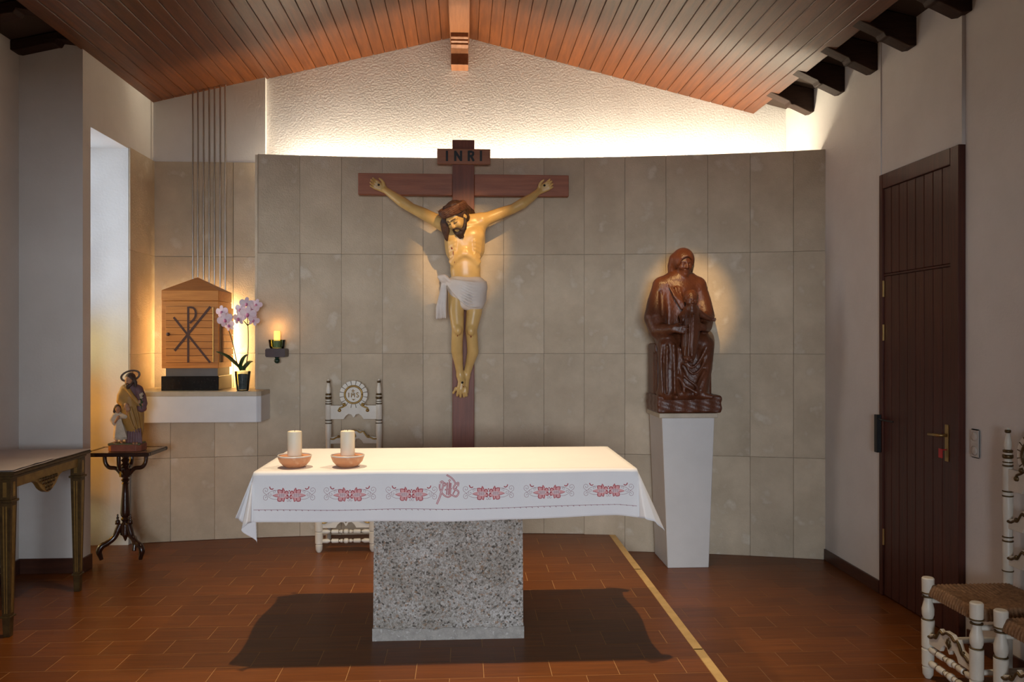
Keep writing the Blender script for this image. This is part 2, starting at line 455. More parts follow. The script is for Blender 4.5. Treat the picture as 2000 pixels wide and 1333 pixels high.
        for axn in range(3):
            sl0 = [slice(None)] * 3; sl1 = [slice(None)] * 3; sl0[axn] = slice(0, -1); sl1[axn] = slice(1, None)
            a, b = ins[tuple(sl0)], ins[tuple(sl1)]
            e = np.argwhere(a != b); u, v = (axn + 1) % 3, (axn + 2) % 3
            ok = (e[:, u] > 0) & (e[:, v] > 0) & (e[:, u] < F.shape[u] - 1) & (e[:, v] < F.shape[v] - 1); e = e[ok]
            flip = b[tuple(e.T)]
            cells = []
            for du, dv in ((-1, -1), (0, -1), (0, 0), (-1, 0)):
                c = e.copy(); c[:, u] += du; c[:, v] += dv; cells.append(idx[tuple(c.T)])
            q = np.stack(cells, 1); q[flip] = q[flip][:, ::-1]; Q.append(q)
        Q = np.concatenate(Q); Q = Q[(Q >= 0).all(1)]
        for _ in range(2):  # light smoothing
            sm = np.zeros_like(V); n = np.zeros(len(V))
            for i in range(4):
                np.add.at(sm, Q[:, i], V[Q[:, (i + 1) % 4]]); np.add.at(n, Q[:, i], 1)
                np.add.at(sm, Q[:, i], V[Q[:, (i + 3) % 4]]); np.add.at(n, Q[:, i], 1)
            V = V * 0.55 + 0.45 * sm / np.maximum(n, 1)[:, None]
        me = bpy.data.meshes.new(name)
        me.vertices.add(len(V)); me.vertices.foreach_set('co', V.astype(np.float32).ravel())
        me.loops.add(Q.size); me.loops.foreach_set('vertex_index', Q.ravel().astype(np.int32))
        me.polygons.add(len(Q)); me.polygons.foreach_set('loop_start', np.arange(0, Q.size, 4, dtype=np.int32))
        me.update(calc_edges=True); me.validate()
        me.materials.append(MATS[mat]); me.shade_smooth()
        return link(name, me, parent)


def rotm(right, up):
    """columns: right (x), forward (y), up (z) of a head"""
    r = np.array(right, float); r /= np.linalg.norm(r)
    u = np.array(up, float); u -= r * (u @ r); u /= np.linalg.norm(u)
    f = np.cross(u, r)
    return np.stack([r, f, u], 1)


def head_pts(o, R, h):
    o = np.array(o, float)
    return lambda x, y, z: tuple(o + h * (R @ np.array([x, y, z])))


def sculpt_head(sd, o, R, h, features=True, jaw=1.0):
    """head of height h, o = chin base point; local x right, y forward, z up"""
    T = head_pts(o, R, h)
    sd.ell(T(0, -0.05, 0.62), np.array((0.33, 0.41, 0.38)) * h, k=0.05 * h, R=R)
    sd.ell(T(0, 0.12, 0.40), np.array((0.27, 0.25, 0.32)) * h, k=0.10 * h, R=R)
    sd.chain([(*T(0, 0.10, 0.30), 0.20 * h * jaw), (*T(0, 0.24, 0.10), 0.10 * h * jaw)], k=0.10 * h)
    if features:
        for sx in (-1, 1):
            sd.ell(T(sx * 0.135, 0.40, 0.50), np.array((0.10, 0.09, 0.065)) * h, k=0.06 * h, op='s', R=R)
            sd.ell(T(sx * 0.135, 0.295, 0.495), np.array((0.075, 0.055, 0.052)) * h, k=0.015 * h, R=R)
            sd.chain([(*T(sx * 0.04, 0.355, 0.575), 0.03 * h), (*T(sx * 0.22, 0.29, 0.585), 0.03 * h)], k=0.05 * h)
            sd.ell(T(sx * 0.17, 0.27, 0.37), np.array((0.09, 0.08, 0.09)) * h, k=0.08 * h, R=R)
            sd.ell(T(sx * 0.325, -0.03, 0.47), np.array((0.04, 0.085, 0.12)) * h, k=0.03 * h, R=R)
        sd.chain([(*T(0, 0.345, 0.56), 0.030 * h), (*T(0, 0.41, 0.40), 0.045 * h), (*T(0, 0.40, 0.365), 0.052 * h)], k=0.04 * h)
        for sx in (-1, 1): sd.ell(T(sx * 0.045, 0.375, 0.365), np.array((0.038, 0.04, 0.032)) * h, k=0.03 * h, R=R)
        sd.ell(T(0, 0.345, 0.262), np.array((0.095, 0.04, 0.022)) * h, k=0.02 * h, R=R)
        sd.ell(T(0, 0.335, 0.205), np.array((0.08, 0.04, 0.024)) * h, k=0.02 * h, R=R)
        sd.chain([(*T(-0.09, 0.385, 0.235), 0.008 * h), (*T(0, 0.40, 0.235), 0.008 * h), (*T(0.09, 0.385, 0.235), 0.008 * h)], k=0.02 * h, op='s')
    return T


def sculpt_hand(sd, w, d, side, palm_n, size, curl=0.3, r=None, spread=0.12):
    """open hand: w wrist, d finger direction, side = thumb side, palm_n palm normal, size = hand length"""
    w = np.array(w, float); d = np.array(d, float); d /= np.linalg.norm(d)
    s_ = np.array(side, float); s_ -= d * (s_ @ d); s_ /= np.linalg.norm(s_)
    n = np.array(palm_n, float); n -= d * (n @ d); n -= s_ * (n @ s_); n /= np.linalg.norm(n)
    r = r or size * 0.052
    L = size
    for k in range(4):
        o = (1.5 - k) / 1.5 * 0.165 * L
        sd.chain([(*(w + d * 0.05 * L + s_ * o * 0.6), r * 1.5), (*(w + d * 0.50 * L + s_ * o), r * 1.45)], k=r * 1.2, sq=(n, 1.15))
    for k, fl in enumerate((0.44, 0.50, 0.46, 0.36)):
        o = (1.5 - k) / 1.5 * 0.175 * L
        b = w + d * 0.50 * L + s_ * o
        fd = d + s_ * spread * (1.5 - k) / 1.5; fd /= np.linalg.norm(fd)
        pts = [b]; ang = 0
        for seg, (l, a) in enumerate(((0.45, curl * 0.6), (0.32, curl), (0.25, curl * 0.8))):
            ang += a; pts.append(pts[-1] + (fd * math.cos(ang) + n * math.sin(ang)) * l * fl * L)
        rr = [r * 1.15, r * 1.0, r * 0.92, r * 0.75]
        sd.chain([(*p, q) for p, q in zip(pts, rr)], k=r * 0.5)
    t0 = w + d * 0.12 * L + s_ * 0.13 * L
    t1 = t0 + (d * 0.55 + s_ * 0.7 + n * 0.35) * 0.22 * L
    t2 = t1 + (d * 0.9 + s_ * 0.35 + n * 0.4) * 0.18 * L
    t3 = t2 + (d * 0.95 + s_ * 0.1 + n * 0.4) * 0.13 * L
    sd.chain([(*t0, r * 1.7), (*t1, r * 1.35), (*t2, r * 1.15), (*t3, r * 0.85)], k=r * 1.0)

# ================================================================== THE SETTING
LOW = -0.136                     # floor beside the dais
XL, XR = -2.65, 2.87             # side walls at the altar end
XLN, XRN = -3.08, 2.90           # side walls of the nave
YG, YN, YB = 7.25, 7.20, -7.0    # gable, niche wall, rear wall
RX, RZ, SL = -0.045, 4.28, 0.245 # ridge line and roof slope
TAPE_X = 1.245
CX, CY, CR = -0.45, -4.575, 11.5 # circle of the curved stone wall


def ceil_z(x): return RZ - SL * abs(x - RX)


def arc(x): return CY + math.sqrt(CR * CR - (x - CX) ** 2)


# --- floor and dais, tile by tile
TL, TD, TY0, TX0 = 0.329, 0.197, 3.96, 0.42
b = MB(); b.box(XLN - 0.1, TAPE_X, YB, YG + 0.1, LOW - 0.05, -0.0005)
dais = struct(b.build('floor_dais', 'grout')); tag(dais, 'raised dais floor of reddish brown wood-look tiles')
b = MB(); b.box(TAPE_X, XRN + 0.1, YB, YG + 0.1, LOW - 0.08, LOW - 0.0005)
low = struct(b.build('floor', 'grout_dark')); tag(low, 'lower floor of dark brown tiles right of the tape')
tile_cache = {}


def tile_mesh(w, d):
    key = (round(w, 3), round(d, 3))
    if key not in tile_cache:
        m = MB(); m.box(-w / 2, w / 2, -d / 2, d / 2, -0.00045, 0.0)
        o = m.build('tile', 'floor_tile', bevel=0)
        tile_cache[key] = o.data; bpy.data.objects.remove(o)
    return tile_cache[key]


G = 0.0032
def lay(parent, x0, x1, z, far):
    rest = MB()
    for k in range(-58, 18):
        ya, yb = TY0 + k * TD + G / 2, TY0 + (k + 1) * TD - G / 2
        if ya > far or yb < YB: continue
        yb = min(yb, far)
        off = TX0 + (0.5 * TL if k % 2 else 0)
        i0 = math.floor((x0 - off) / TL)
        for i in range(i0, i0 + 30):
            xa, xb = max(off + i * TL + G / 2, x0), min(off + (i + 1) * TL - G / 2, x1)
            if xb - xa < 0.02: continue
            if yb > 3.75:
                link('floor_tile', tile_mesh(xb - xa, yb - ya), parent, ((xa + xb) / 2, (ya + yb) / 2, z + random.uniform(-0.00004, 0.00004)))
            else:
                rest.box(xa, xb, ya, yb, z - 0.00045, z)
    tag(rest.build('tiles_towards_nave', 'floor_tile', parent), kind='stuff')


lay(dais, XLN, TAPE_X - 0.052, 0.0, 6.95)
lay(low, TAPE_X + 0.002, XRN, LOW, 6.85)
# strip of tape along the edge of the dais
t = thing('edge_tape', (0, 0, 0), 'tan adhesive tape strip marking the edge of the raised dais floor', 'tape')
y = YB
for ln in (4.0, 3.2, 3.35, 0.75, 1.52, 1.05):
    if y > 6.7: break
    ye = min(y + ln, 6.79)
    m = MB(); n = max(2, int((ye - y) / 0.12)); top = []
    for i in range(n + 1):
        yy = y + (ye - y) * i / n
        top.append((yy, random.uniform(-0.0015, 0.0015), random.uniform(-0.0012, 0.0012)))
    vs = []
    for yy, e0, e1 in top:
        for zz in (0.0002, 0.0012 + (0.0006 if ye < 4.2 else 0)):
            vs += [(TAPE_X - 0.050 + e0, yy, zz), (TAPE_X - 0.002 + e1, yy, zz)]
    fs = []
    for i in range(n):
        o = i * 4
        fs += [(o, o + 1, o + 5, o + 4), (o + 2, o + 6, o + 7, o + 3), (o, o + 4, o + 6, o + 2), (o + 1, o + 3, o + 7, o + 5)]
    fs += [(0, 2, 3, 1), (4 * n, 4 * n + 1, 4 * n + 3, 4 * n + 2)]
    m._add(vs, fs); m.build('tape_piece', 'tape', t)
    y = ye - 0.012

# --- plaster walls
def wallbox(name, boxes, mat='plaster'):
    m = MB()
    for q in boxes: m.box(*q)
    return struct(m.build(name, mat))


m = MB()
m.prism([(-1.71, LOW - .1), (XRN + 0.1, LOW - .1), (XRN + 0.1, 4.6), (-1.71, 4.6)], YG, YG + 0.15)
struct(m.build('wall_gable', 'plaster_rough'))
wallbox('wall_niche', [(-3.3, -1.71, YN, YG + 0.15, 3.135, 4.3), (-3.3, -1.71, YN + 0.02, YG + 0.15, -0.1, 3.135)])
# left wall of the altar end with its tall window opening
WY0, WY1, WZ = 6.02, 6.68, 3.13
wallbox('wall_left', [(-3.4, XL, 5.90, WY0, -0.1, 4.2), (-3.4, XL, WY0, WY1, WZ, 4.2), (-3.4, XL, WY1, YN + 0.05, -0.1, 4.2), (-3.4, XL, WY0, WY1, -0.3, -0.012)])
wallbox('wall_left_nave', [(-3.4, XLN, YB - 0.1, 5.90, LOW - .1, 4.2)])
DY0, DY1, DZ = 4.637, 5.56, 2.755
wallbox('wall_right', [(XR, XR + 0.25, DY1, YG, LOW - .1, 4.2), (XR + 0.008, XR + 0.25, DY0, DY1, DZ, 4.2)])
wallbox('wall_right_nave', [(XRN, XRN + 0.25, YB - 0.1, DY0, LOW - .1, 4.2), (XR + 0.06, XR + 0.25, DY0, DY1, LOW - .1, DZ)])
wallbox('wall_rear', [(-3.4, 3.2, YB - 0.15, YB, LOW - .1, 0.95), (-3.4, 3.2, YB - 0.15, YB, 3.05, 4.6), (-3.4, -2.0, YB - 0.15, YB, 0.95, 3.05), (2.0, 3.2, YB - 0.15, YB, 0.95, 3.05)])
# unseen wall added so its opening dims daylight towards the sides and top
wallbox('wall_added_baffle', [(-3.4, -1.60, 0.45, 0.62, LOW - .1, 4.6), (1.70, 3.2, 0.45, 0.62, LOW - .1, 4.6), (-1.60, 1.70, 0.45, 0.62, 2.50, 4.6)])
# unseen rear window, added to bring daylight from behind the camera
w = struct(thing('window_added_rear', (0, YB - 0.08, 0.95), 'wide unseen window added in the rear wall for daylight', None))
m = MB(); m.box(-2, 2, -0.03, 0.03, 0, 0.06).box(-2, 2, -0.03, 0.03, 2.04, 2.1)
for x in (-2, -0.69, 0.63, 1.94): m.box(x, x + 0.06, -0.03, 0.03, 0.06, 2.04)
m.build('window_frame', 'frame_white', w)
for x in (-1.94, -0.63, 0.69): MB().box(x, x + 1.25, -0.004, 0.004, 0.06, 2.04).build('pane', 'glass_clear', w)
# tall window in the left wall
w = struct(thing('window_2', (-3.14, WY0, 0), 'tall narrow window with amber lower panes', None))
zs = [0.0, 0.45, 0.9, 1.35, 1.8, 2.25, 2.7, WZ]
m = MB(); m.box(-0.03, 0.03, 0, 0.04, 0, WZ).box(-0.03, 0.03, WY1 - WY0 - 0.04, WY1 - WY0, 0, WZ)
for z in zs: m.box(-0.03, 0.03, 0.04, WY1 - WY0 - 0.04, max(0, z - 0.025), min(WZ, z + 0.025))
m.build('window_frame', 'frame_white', w)
for i in range(7):
    g = 'glass_amber' if i in (1, 2) else ('glass_pale' if i in (0, 3) else 'glass_clear')
    MB().box(-0.004, 0.004, 0.04, WY1 - WY0 - 0.04, zs[i] + 0.025, zs[i + 1] - 0.025).build('pane', g, w)

# --- ceiling boards, ridge beam, roof
ce = MB()
for sx, x1 in ((-1, XLN - .4), (1, XRN + .35)):
    x0 = RX
    a = [(x0, YB - .2, RZ + 0.12), (x1, YB - .2, ceil_z(x1) + 0.12), (x0, YG + .2, RZ + 0.12), (x1, YG + .2, ceil_z(x1) + 0.12)]
    ce.hexa(a + [(p[0], p[1], p[2] + 0.1) for p in a])
ceiling = struct(ce.build('ceiling', 'roof_dark')); tag(ceiling, 'pitched ceiling of reddish brown tongue and groove boards')
BW = 0.1015
ang = math.atan(SL)
m = MB(); m.box(-BW / 2 + 0.0015, BW / 2 - 0.0015, YB, YG - 0.002, 0, 0.018)
bo = m.build('ceiling_board', 'ceiling_wood', bevel=0.004); board = bo.data; bpy.data.objects.remove(bo)
for sx, lim in ((-1, XL + 0.0), (1, 2.545)):
    s0 = 0.06; n = int(round((abs(lim - RX) / math.cos(ang) - s0) / BW))
    for i in range(n):
        s = s0 + (i + 0.5) * BW
        o = link('ceiling_board', board, ceiling, (RX + sx * s * math.cos(ang), 0, RZ - s * math.sin(ang)))
        o.rotation_euler = (0, sx * ang, 0)
    m = MB()   # backing of the boards keeps the joints dark
    xa, xb = RX + sx * s0, RX + sx * (s0 + n * BW) * math.cos(ang)
    a = [(xa, YB, ceil_z(xa) + 0.017), (xb, YB, ceil_z(xb) + 0.017), (xa, YG, ceil_z(xa) + 0.017), (xb, YG, ceil_z(xb) + 0.017)]
    m.hexa(a + [(p[0], p[1], p[2] + 0.03) for p in a]); m.build('board_backing', 'roof_dark', ceiling)
bm_ = thing('ridge_beam', (RX, YG, 4.21), 'square wooden ridge beam ending in a moulded corbel above the cross', 'beam')
bm_['kind'] = 'structure'; del bm_['category']
MB().box(-0.083, 0.083, YB - YG, -0.001, 0, 0.17).build('beam', 'beam_wood', bm_, bevel=0.006)
m = MB()
prof = [(-0.001, 0.0), (-0.27, 0.0), (-0.27, -0.035), (-0.245, -0.045), (-0.245, -0.06), (-0.225, -0.07), (-0.225, -0.085), (-0.19, -0.10), (-0.165, -0.14), (-0.16, -0.235), (-0.001, -0.235)]
m.prism(prof, -0.074, 0.074, 'yz'); m.build('corbel', 'beam_wood', bm_, bevel=0.003)
# rafter ends between the boards and the side walls
lab_r = {6.65: 'nearest the gable wall', 6.10: 'second from the gable wall', 5.60: 'third from the gable wall', 5.12: 'fourth from the gable wall', 4.57: 'at the top right corner of the picture'}
for sx, xw, xe, ys in ((1, XR, 2.545, (6.65, 6.10, 5.60, 5.12, 4.57)), (-1, XLN, -2.65, (5.79, 5.27))):
    for y in ys:
        p = [(xe - sx * 0.04, ceil_z(xe) + 0.035), (xe - sx * .04, ceil_z(xe) - 0.002 + .012), (xe + sx * 0.12, ceil_z(xe) - 0.062), (xe + sx * 0.135, ceil_z(xe) - 0.090), (xe + sx * 0.16, ceil_z(xe) - 0.090), (xw - sx * .03, 3.495), (xw + sx * 0.03, 3.505), (xw + sx * 0.03, ceil_z(xw) + 0.112), (xe - sx * 0.04, ceil_z(xe) + 0.112)]
        if sx < 0: p = [(a, c + (0.09 if a < -2.75 and c < 3.6 else 0)) for a, c in p]
        p = [(a - xw, c - 3.5) for a, c in p]
        m = MB(); m.prism(p, -0.055, 0.055)
        o = m.build('rafter_end', 'rafter_wood', None, bevel=0.004, loc=(xw, y + 0.055, 3.5))
        w = ('dark rafter end on the right wall, ' + lab_r[y]) if (sx > 0 and y in lab_r) else (('dark rafter end on the right wall, nearer than the picture shows') if sx > 0 else ('dark rafter end at top left beside the pilaster' if y == 5.79 else 'dark rafter end on the left wall, cut by the top left corner'))
        tag(o, w, 'rafter', 'rafter ends')

# --- curved stone wall, slab by slab
ROWS = [3.14, 2.33, 1.505, 0.67, LOW]
COLW = 0.336
m = MB()
def arc_seg(m, xs, z0, z1, r0, r1):
    vs = []
    for x in xs:
        a = math.asin((x - CX) / CR)
        for r in (r0, r1):
            for z in (z0, z1): vs.append((CX + r * math.sin(a), CY + r * math.cos(a), z))
    fs = []
    n = len(xs)
    for i in range(n - 1):
        o = i * 4
        fs += [(o, o + 4, o + 5, o + 1), (o + 2, o + 3, o + 7, o + 6), (o + 1, o + 5, o + 7, o + 3), (o, o + 2, o + 6, o + 4)]
    fs += [(0, 1, 3, 2), tuple(4 * (n - 1) + i for i in (0, 2, 3, 1))]
    m._add(vs, fs)


lin_sp = lambda a, c, n: [a + (c - a) * i / n for i in range(n + 1)]
arc_seg(m, lin_sp(-1.688, XR, 28), LOW - 0.02, 3.136, CR + 0.016, CR + 0.11)
arc_seg(m, lin_sp(XL, -1.688, 6), LOW - 0.02, 0.98, CR + 0.016, CR + 0.11)
stone = struct(m.build('wall_back', 'stone_core')); tag(stone, 'curved wall faced with tall greyish brown stone slabs')
slab_cache = {}
def slab(parent, x, y, z, w, h, rz, name='stone_slab'):
    key = (round(w, 3), round(h, 3))
    if key not in slab_cache:
        q = MB(); q.box(-w / 2, w / 2, 0, 0.022, -h / 2, h / 2)
        o = q.build('stone_slab', 'stone', bevel=0.0015); slab_cache[key] = o.data; bpy.data.objects.remove(o)
    o = link(name, slab_cache[key], parent, (x, y, z)); o.rotation_euler = (0, 0, rz)
    return o


g = 0.0018
a0 = math.asin((-1.690 - CX) / CR); da = COLW / CR
aend = math.asin((XR - CX) / CR)
for c in range(-3, 15):
    aa, ab = a0 + c * da, a0 + (c + 1) * da
    aa = max(aa, math.asin((XL + 0.004 - CX) / CR)); ab = min(ab, aend)
    wd_ = (ab - aa) * CR - g
    if wd_ < 0.03: continue
    am = (aa + ab) / 2
    for r in range(4):
        z1, z0 = ROWS[r], ROWS[r + 1]
        if c < 0:
            if r < 2: continue
            z1 = min(z1, 0.985)
        if CX + CR * math.sin(am) < TAPE_X - 0.1 and r == 3: z0 = 0.001
        d = random.uniform(-0.0012, 0.0012)
        slab(stone, CX + (CR + d) * math.sin(am), CY + (CR + d) * math.cos(am), (z0 + z1) / 2, wd_, z1 - z0 - g, -am)
# stone return (left end of the curved wall) and stone facing of the niche
niche = struct(MB().box(-3.0, -1.71, YN + 0.012, YN + 0.019, 0.9, 3.134).build('wall_niche_stone', 'stone_core'))
for i in range(4):
    x0, x1 = XL + 0.002 + i * 0.335, min(XL + (i + 1) * 0.335, -1.60)
    for r in range(3):
        z1, z0 = ROWS[r], max(ROWS[r + 1], 1.0)
        slab(niche, (x0 + x1) / 2, YN - 0.006 + random.uniform(-.0008, .0008), (z0 + z1) / 2, x1 - x0 - g, z1 - z0 - g, 0)
for r in range(3):
    z1, z0 = ROWS[r], max(ROWS[r + 1], 1.0)
    slab(niche, XL + 0.014, (WY1 + YN) / 2 - 0.003, (z0 + z1) / 2, YN - WY1 - 0.010, z1 - z0 - g, PI / 2)
# end face of the curved wall
slab(stone, -1.6897, arc(-1.69) + 0.055, (3.138 + 1.0) / 2, 0.11, 2.13, PI / 2, 'stone_slab')

# --- cove lamps hidden behind the top of the curved wall
cove = thing('cove_lamp', (0.6, 7.12, 3.0), 'row of warm lamps hidden behind the top of the curved stone wall', 'lamp')
for i in range(7):
    xa = -1.55 + i * 0.62; xm = xa + 0.30
    ym = (arc(xm) + 0.11 + YG) / 2
    a = math.asin((xm - CX) / CR)
    m = MB(); m.lathe([(0.012, -0.29), (0.014, -0.285), (0.014, 0.285), (0.012, 0.29)], axis='x', n=10)
    o = m.build('lamp_tube', 'frame_white', cove, loc=(xm - 0.6, ym + 0.02 - 7.12, -0.10)); o.rotation_euler = (0, 0, -a)
    l = light('cove_light', 'AREA', (xm, ym + 0.02, 2.93), 11.5, (1.0, 0.855, 0.63), (xm, ym + 0.03, 4), shape='RECTANGLE', size=0.60, size_y=0.05)

# --- baseboards
def base(name, boxes):
    m = MB()
    for q in boxes: m.box(*q)
    return struct(m.build(name, 'base_tile', bevel=0.002))


base('baseboard_right', [(XR - 0.014, XR, DY1 + 0.002, arc(XR) - 0.002, LOW, LOW + 0.088)])
base('baseboard_right_nave', [(XRN - 0.014, XRN, YB, DY0 - 0.03, LOW, LOW + 0.088)])
base('baseboard_left', [(XLN, XL + 0.014, 5.886, 5.90, 0, 0.105), (XL, XL + 0.014, 5.90, WY0, 0, 0.105)])
base('baseboard_left_nave', [(XLN, XLN + 0.014, YB, 5.886, 0, 0.105)])

# --- door in the right wall
d = struct(thing('door_1', (XR, DY0, LOW), 'dark mahogany boarded door with transom panel', None))
W = DY1 - DY0; Hh = DZ - LOW
m = MB(); m.box(-0.012, 0.06, 0, 0.085, 0, Hh); m.box(-0.012, 0.06, W - 0.045, W, 0, Hh); m.box(-0.012, 0.06, 0.085, W - 0.045, Hh - 0.10, Hh)
m.box(-0.004, 0.058, 0.085, W - 0.045, 2.192, 2.206)
m.build('door_frame', 'door_wood', d, bevel=0.004)
m = MB(); m.box(0.020, 0.055, 0.085, W - 0.045, 0.004, Hh - 0.10); m.build('door_leaf', 'door_wood', d)
nb = 8; bw = (W - 0.130) / nb
q = MB(); q.box(0.0, 0.019, 0.002, bw - 0.003, 0.008, 2.190); lo_ = q.build('door_board', 'door_wood', d, bevel=0.003)
q = MB(); q.box(0.0, 0.019, 0.002, bw - 0.003, 2.208, Hh - 0.102); up_ = q.build('transom_board', 'door_wood', d, bevel=0.003)
for i in range(nb):
    for src in (lo_, up_):
        o = src if i == 0 else link(src.name.split('.')[0], src.data, d)
        o.location = (0, 0.085 + i * bw, 0)
m = MB(); m.box(-0.006, 0, 0.115, 0.150, 1.03, 1.25)
hd = m.build('lock_plate', 'brass', d, bevel=0.002)
m = MB(); m.tube([(-0.006, 0.132, 1.185), (-0.045, 0.132, 1.185), (-0.05, 0.15, 1.185), (-0.05, 0.245, 1.180)], 0.009, 10); m.build('lever', 'brass', hd, smooth=True)
m = MB(); m.tube([(-0.006, 0.132, 1.10), (-0.03, 0.132, 1.10)], 0.004, 8); m.box(-0.036, -0.030, 0.128, 0.165, 1.05, 1.105); m.build('key_tag', 'red_tag', hd, bevel=0.003)
m = MB(); m.box(-0.045, -0.012, W - 0.035, W + 0.004, 0.98, 1.24); m.tube([(-0.03, W - 0.02, 1.215), (-0.05, W - 0.12, 1.212), (-0.035, W - 0.235, 1.210)], 0.006, 8); m.build('door_latch', 'black_metal', d, bevel=0.004)
for z in (0.35, 1.75, 2.05):
    m = MB(); m.lathe([(0.007, z), (0.007, z + 0.11)], (-0.006, W - 0.052, 0), 10); m.build('hinge', 'brass', d)
# switch plate
sp = at_y(1906, 868, 4.53); 
s_ = thing('light_switch', (XRN, 4.535, 1.03), 'white double switch plate with two round rockers by the door', 'switch')
MB().box(-0.012, 0, -0.040, 0.040, -0.082, 0.082).build('plate', 'plastic_white', s_, bevel=0.006, seg=2)
for z in (-0.040, 0.040):
    m = MB(); m.lathe([(0.026, 0), (0.026, -0.004), (0.018, -0.007), (0.001, -0.008)], (-0.012, 0, z), 16, 'x'); m.build('rocker', 'plastic_white', s_, smooth=True)
# downlight fittings on the ceiling boards (just above the picture)
for nm, x, y, tx, ty, tz, lb in (('ceiling_spotlight', -1.12, 4.68, -0.70, 4.46, 0, 'small black ceiling spotlight over the left half of the altar'), ('ceiling_spotlight', 0.90, 4.72, 0.51, 4.46, 0, 'small black ceiling spotlight over the right half of the altar'), ('ceiling_spotlight', 0.62, 3.95, 0.0, 6.7, 2.4, 'small black ceiling spotlight aimed at the crucifix'), ('ceiling_spotlight', 0.80, 3.95, 1.8, 6.6, 1.9, 'small black ceiling spotlight aimed at the carved statue')):
    zt = ceil_z(x); zl = {3.95: 3.86 if x < 0.7 else 3.84}.get(y, 3.93)
    t = thing(nm, (x, y, zt), lb, 'spotlight', 'ceiling spotlights')
    MB().lathe([(0.035, -0.004), (0.035, -0.02), (0.008, -0.022), (0.008, zl - zt + 0.10)][::-1], n=14).build('stem', 'black_metal', t, smooth=True, angle=40)
    m = MB(); m.lathe([(0.012, 0.105), (0.045, 0.10), (0.050, 0.06), (0.052, 0.012), (0.046, 0.012), (0.044, 0.045), (0.01, 0.048)], n=18)
    o = m.build('housing', 'black_metal', t, smooth=True, angle=40, loc=(0, 0, zl - zt))
    o.rotation_euler = (Vector((tx, ty, tz)) - Vector((x, y, zl))).to_track_quat('-Z', 'Y').to_euler()

# ================================================================== FURNITURE AND SMALL THINGS
# --- altar: concrete pedestal + slab top
AX, AY = -0.088, 4.725
AW, AD, AT = 0.985, 0.445, 0.945   # half width, half depth, top height
al = thing('altar', (AX, AY, 0), 'altar with a broad exposed aggregate concrete pedestal under a white cloth', 'altar')
m = MB(); n = 10
m.hexa([(-0.405, -0.250, 0.0), (0.405, -0.250, 0), (-0.405, 0.250, 0), (0.405, 0.250, 0), (-0.400, -0.245, 0.86), (0.400, -0.245, 0.86), (-0.400, 0.245, 0.86), (0.400, 0.245, 0.86)])
m.build('pedestal', 'aggregate', al, bevel=0.008, seg=2)
m = MB(); pts = []
for i in range(41):
    x = -0.4085 + 0.817 * i / 40
    pts.append((x, 0.062 + 0.005 * math.sin(i * 0.7) + random.uniform(-0.005, 0.005)))
m.prism([(-0.4085, 0.0)] + pts + [(0.4085, 0.0)], -0.2545, 0.2545)
m.build('cement_skirt', 'cement', al)
MB().box(-AW + 0.01, AW - 0.01, -AD + 0.01, AD - 0.01, 0.86, AT - 0.003).build('tabletop', 'cement', al, bevel=0.006)

# --- tablecloth
DROP = 0.252
cl = thing('altar_cloth', (AX, AY, AT), 'white linen altar cloth embroidered with red flowers along the front hem', 'tablecloth')
def front_wave(x):  # forward bulge of the front drop at its hem
    return 0.012 * math.sin(x * 5.2 + 0.6) + 0.007 * math.sin(x * 11 + 1.9)


def hem_var(x): return 0.012 * math.sin(x * 2.1 + 2.0) - 0.010 * (x > 0) * x
EAR = [((0.0, -0.10), (-0.07, -0.30), (-0.16, -0.22), (0.07, -0.10), (-0.10, 0.06), (-0.32, 0.10), (-0.37, 0.0)),
       ((0.0, -0.10), (-0.12, -0.30), (-0.30, -0.22), (-0.40, -0.09), (-0.42, 0.02), (-0.40, 0.05), (-0.37, 0.0))]


def cloth_pt(u, v):
    """u across (-AW-DROP..AW+DROP), v deep; returns draped point"""
    sx = -1 if u < 0 else 1; sy = -1 if v < 0 else 1
    du, dv = max(abs(u) - AW, 0), max(abs(v) - AD, 0)
    x, y = max(-AW, min(AW, u)), max(-AD, min(AD, v))
    if du == 0 and dv == 0: return (x, y, 0.0)
    rnd = 0.010
    if du == 0 or dv == 0:
        if dv > 0:
            t = dv / DROP; fw = 0.10 * dv + front_wave(x * (1 if sy < 0 else 1.3)) * t
            fade = min(1, (AW - abs(x)) / 0.10); fw = 0.10 * dv * 1 + fade * front_wave(x) * t
            dz = dv * (1 + hem_var(x) / DROP * (0.6 if sy < 0 else 2.0) * fade)
            s = max(0, dz - rnd * 0.5)
            return (x, y + sy * (min(dv, rnd) + fw), -max(0, dz - rnd * .4 if dz > rnd else dz * dz / (2 * rnd)))
        out = 0.37 * du + 0.012 * math.sin(y * 9 + 1) * du / DROP * min(1, (AD - abs(y)) / 0.1)
        return (x + sx * out, y, -math.sqrt(max(0, du * du - (0.37 * du) ** 2)))
    r = math.hypot(du, dv); a = math.atan2(du, dv) / (PI / 2)   # 0 at the front flap, 1 at the side flap
    E_ = EAR[0 if sx < 0 else 1]; k = a * (len(E_) - 1); i = min(int(k), len(E_) - 2); t = k - i; t = t * t * (3 - 2 * t)
    hx = E_[i][0] * (1 - t) + E_[i + 1][0] * t; hy = E_[i][1] * (1 - t) + E_[i + 1][1] * t
    return (x - (-sx) * (-hx) * 1.0 if False else x + sx * (-hx) * r, y + sy * (-hy) * r, -r * math.sqrt(max(0.05, 1 - hx * hx - hy * hy)))


def cloth_axis(h, n_in, n_out):
    out = [-(h + DROP * (1 - i / n_out)) for i in range(n_out)] + [-h + 2 * h * i / n_in for i in range(n_in + 1)] + [h + DROP * (i + 1) / n_out for i in range(n_out)]
    return out


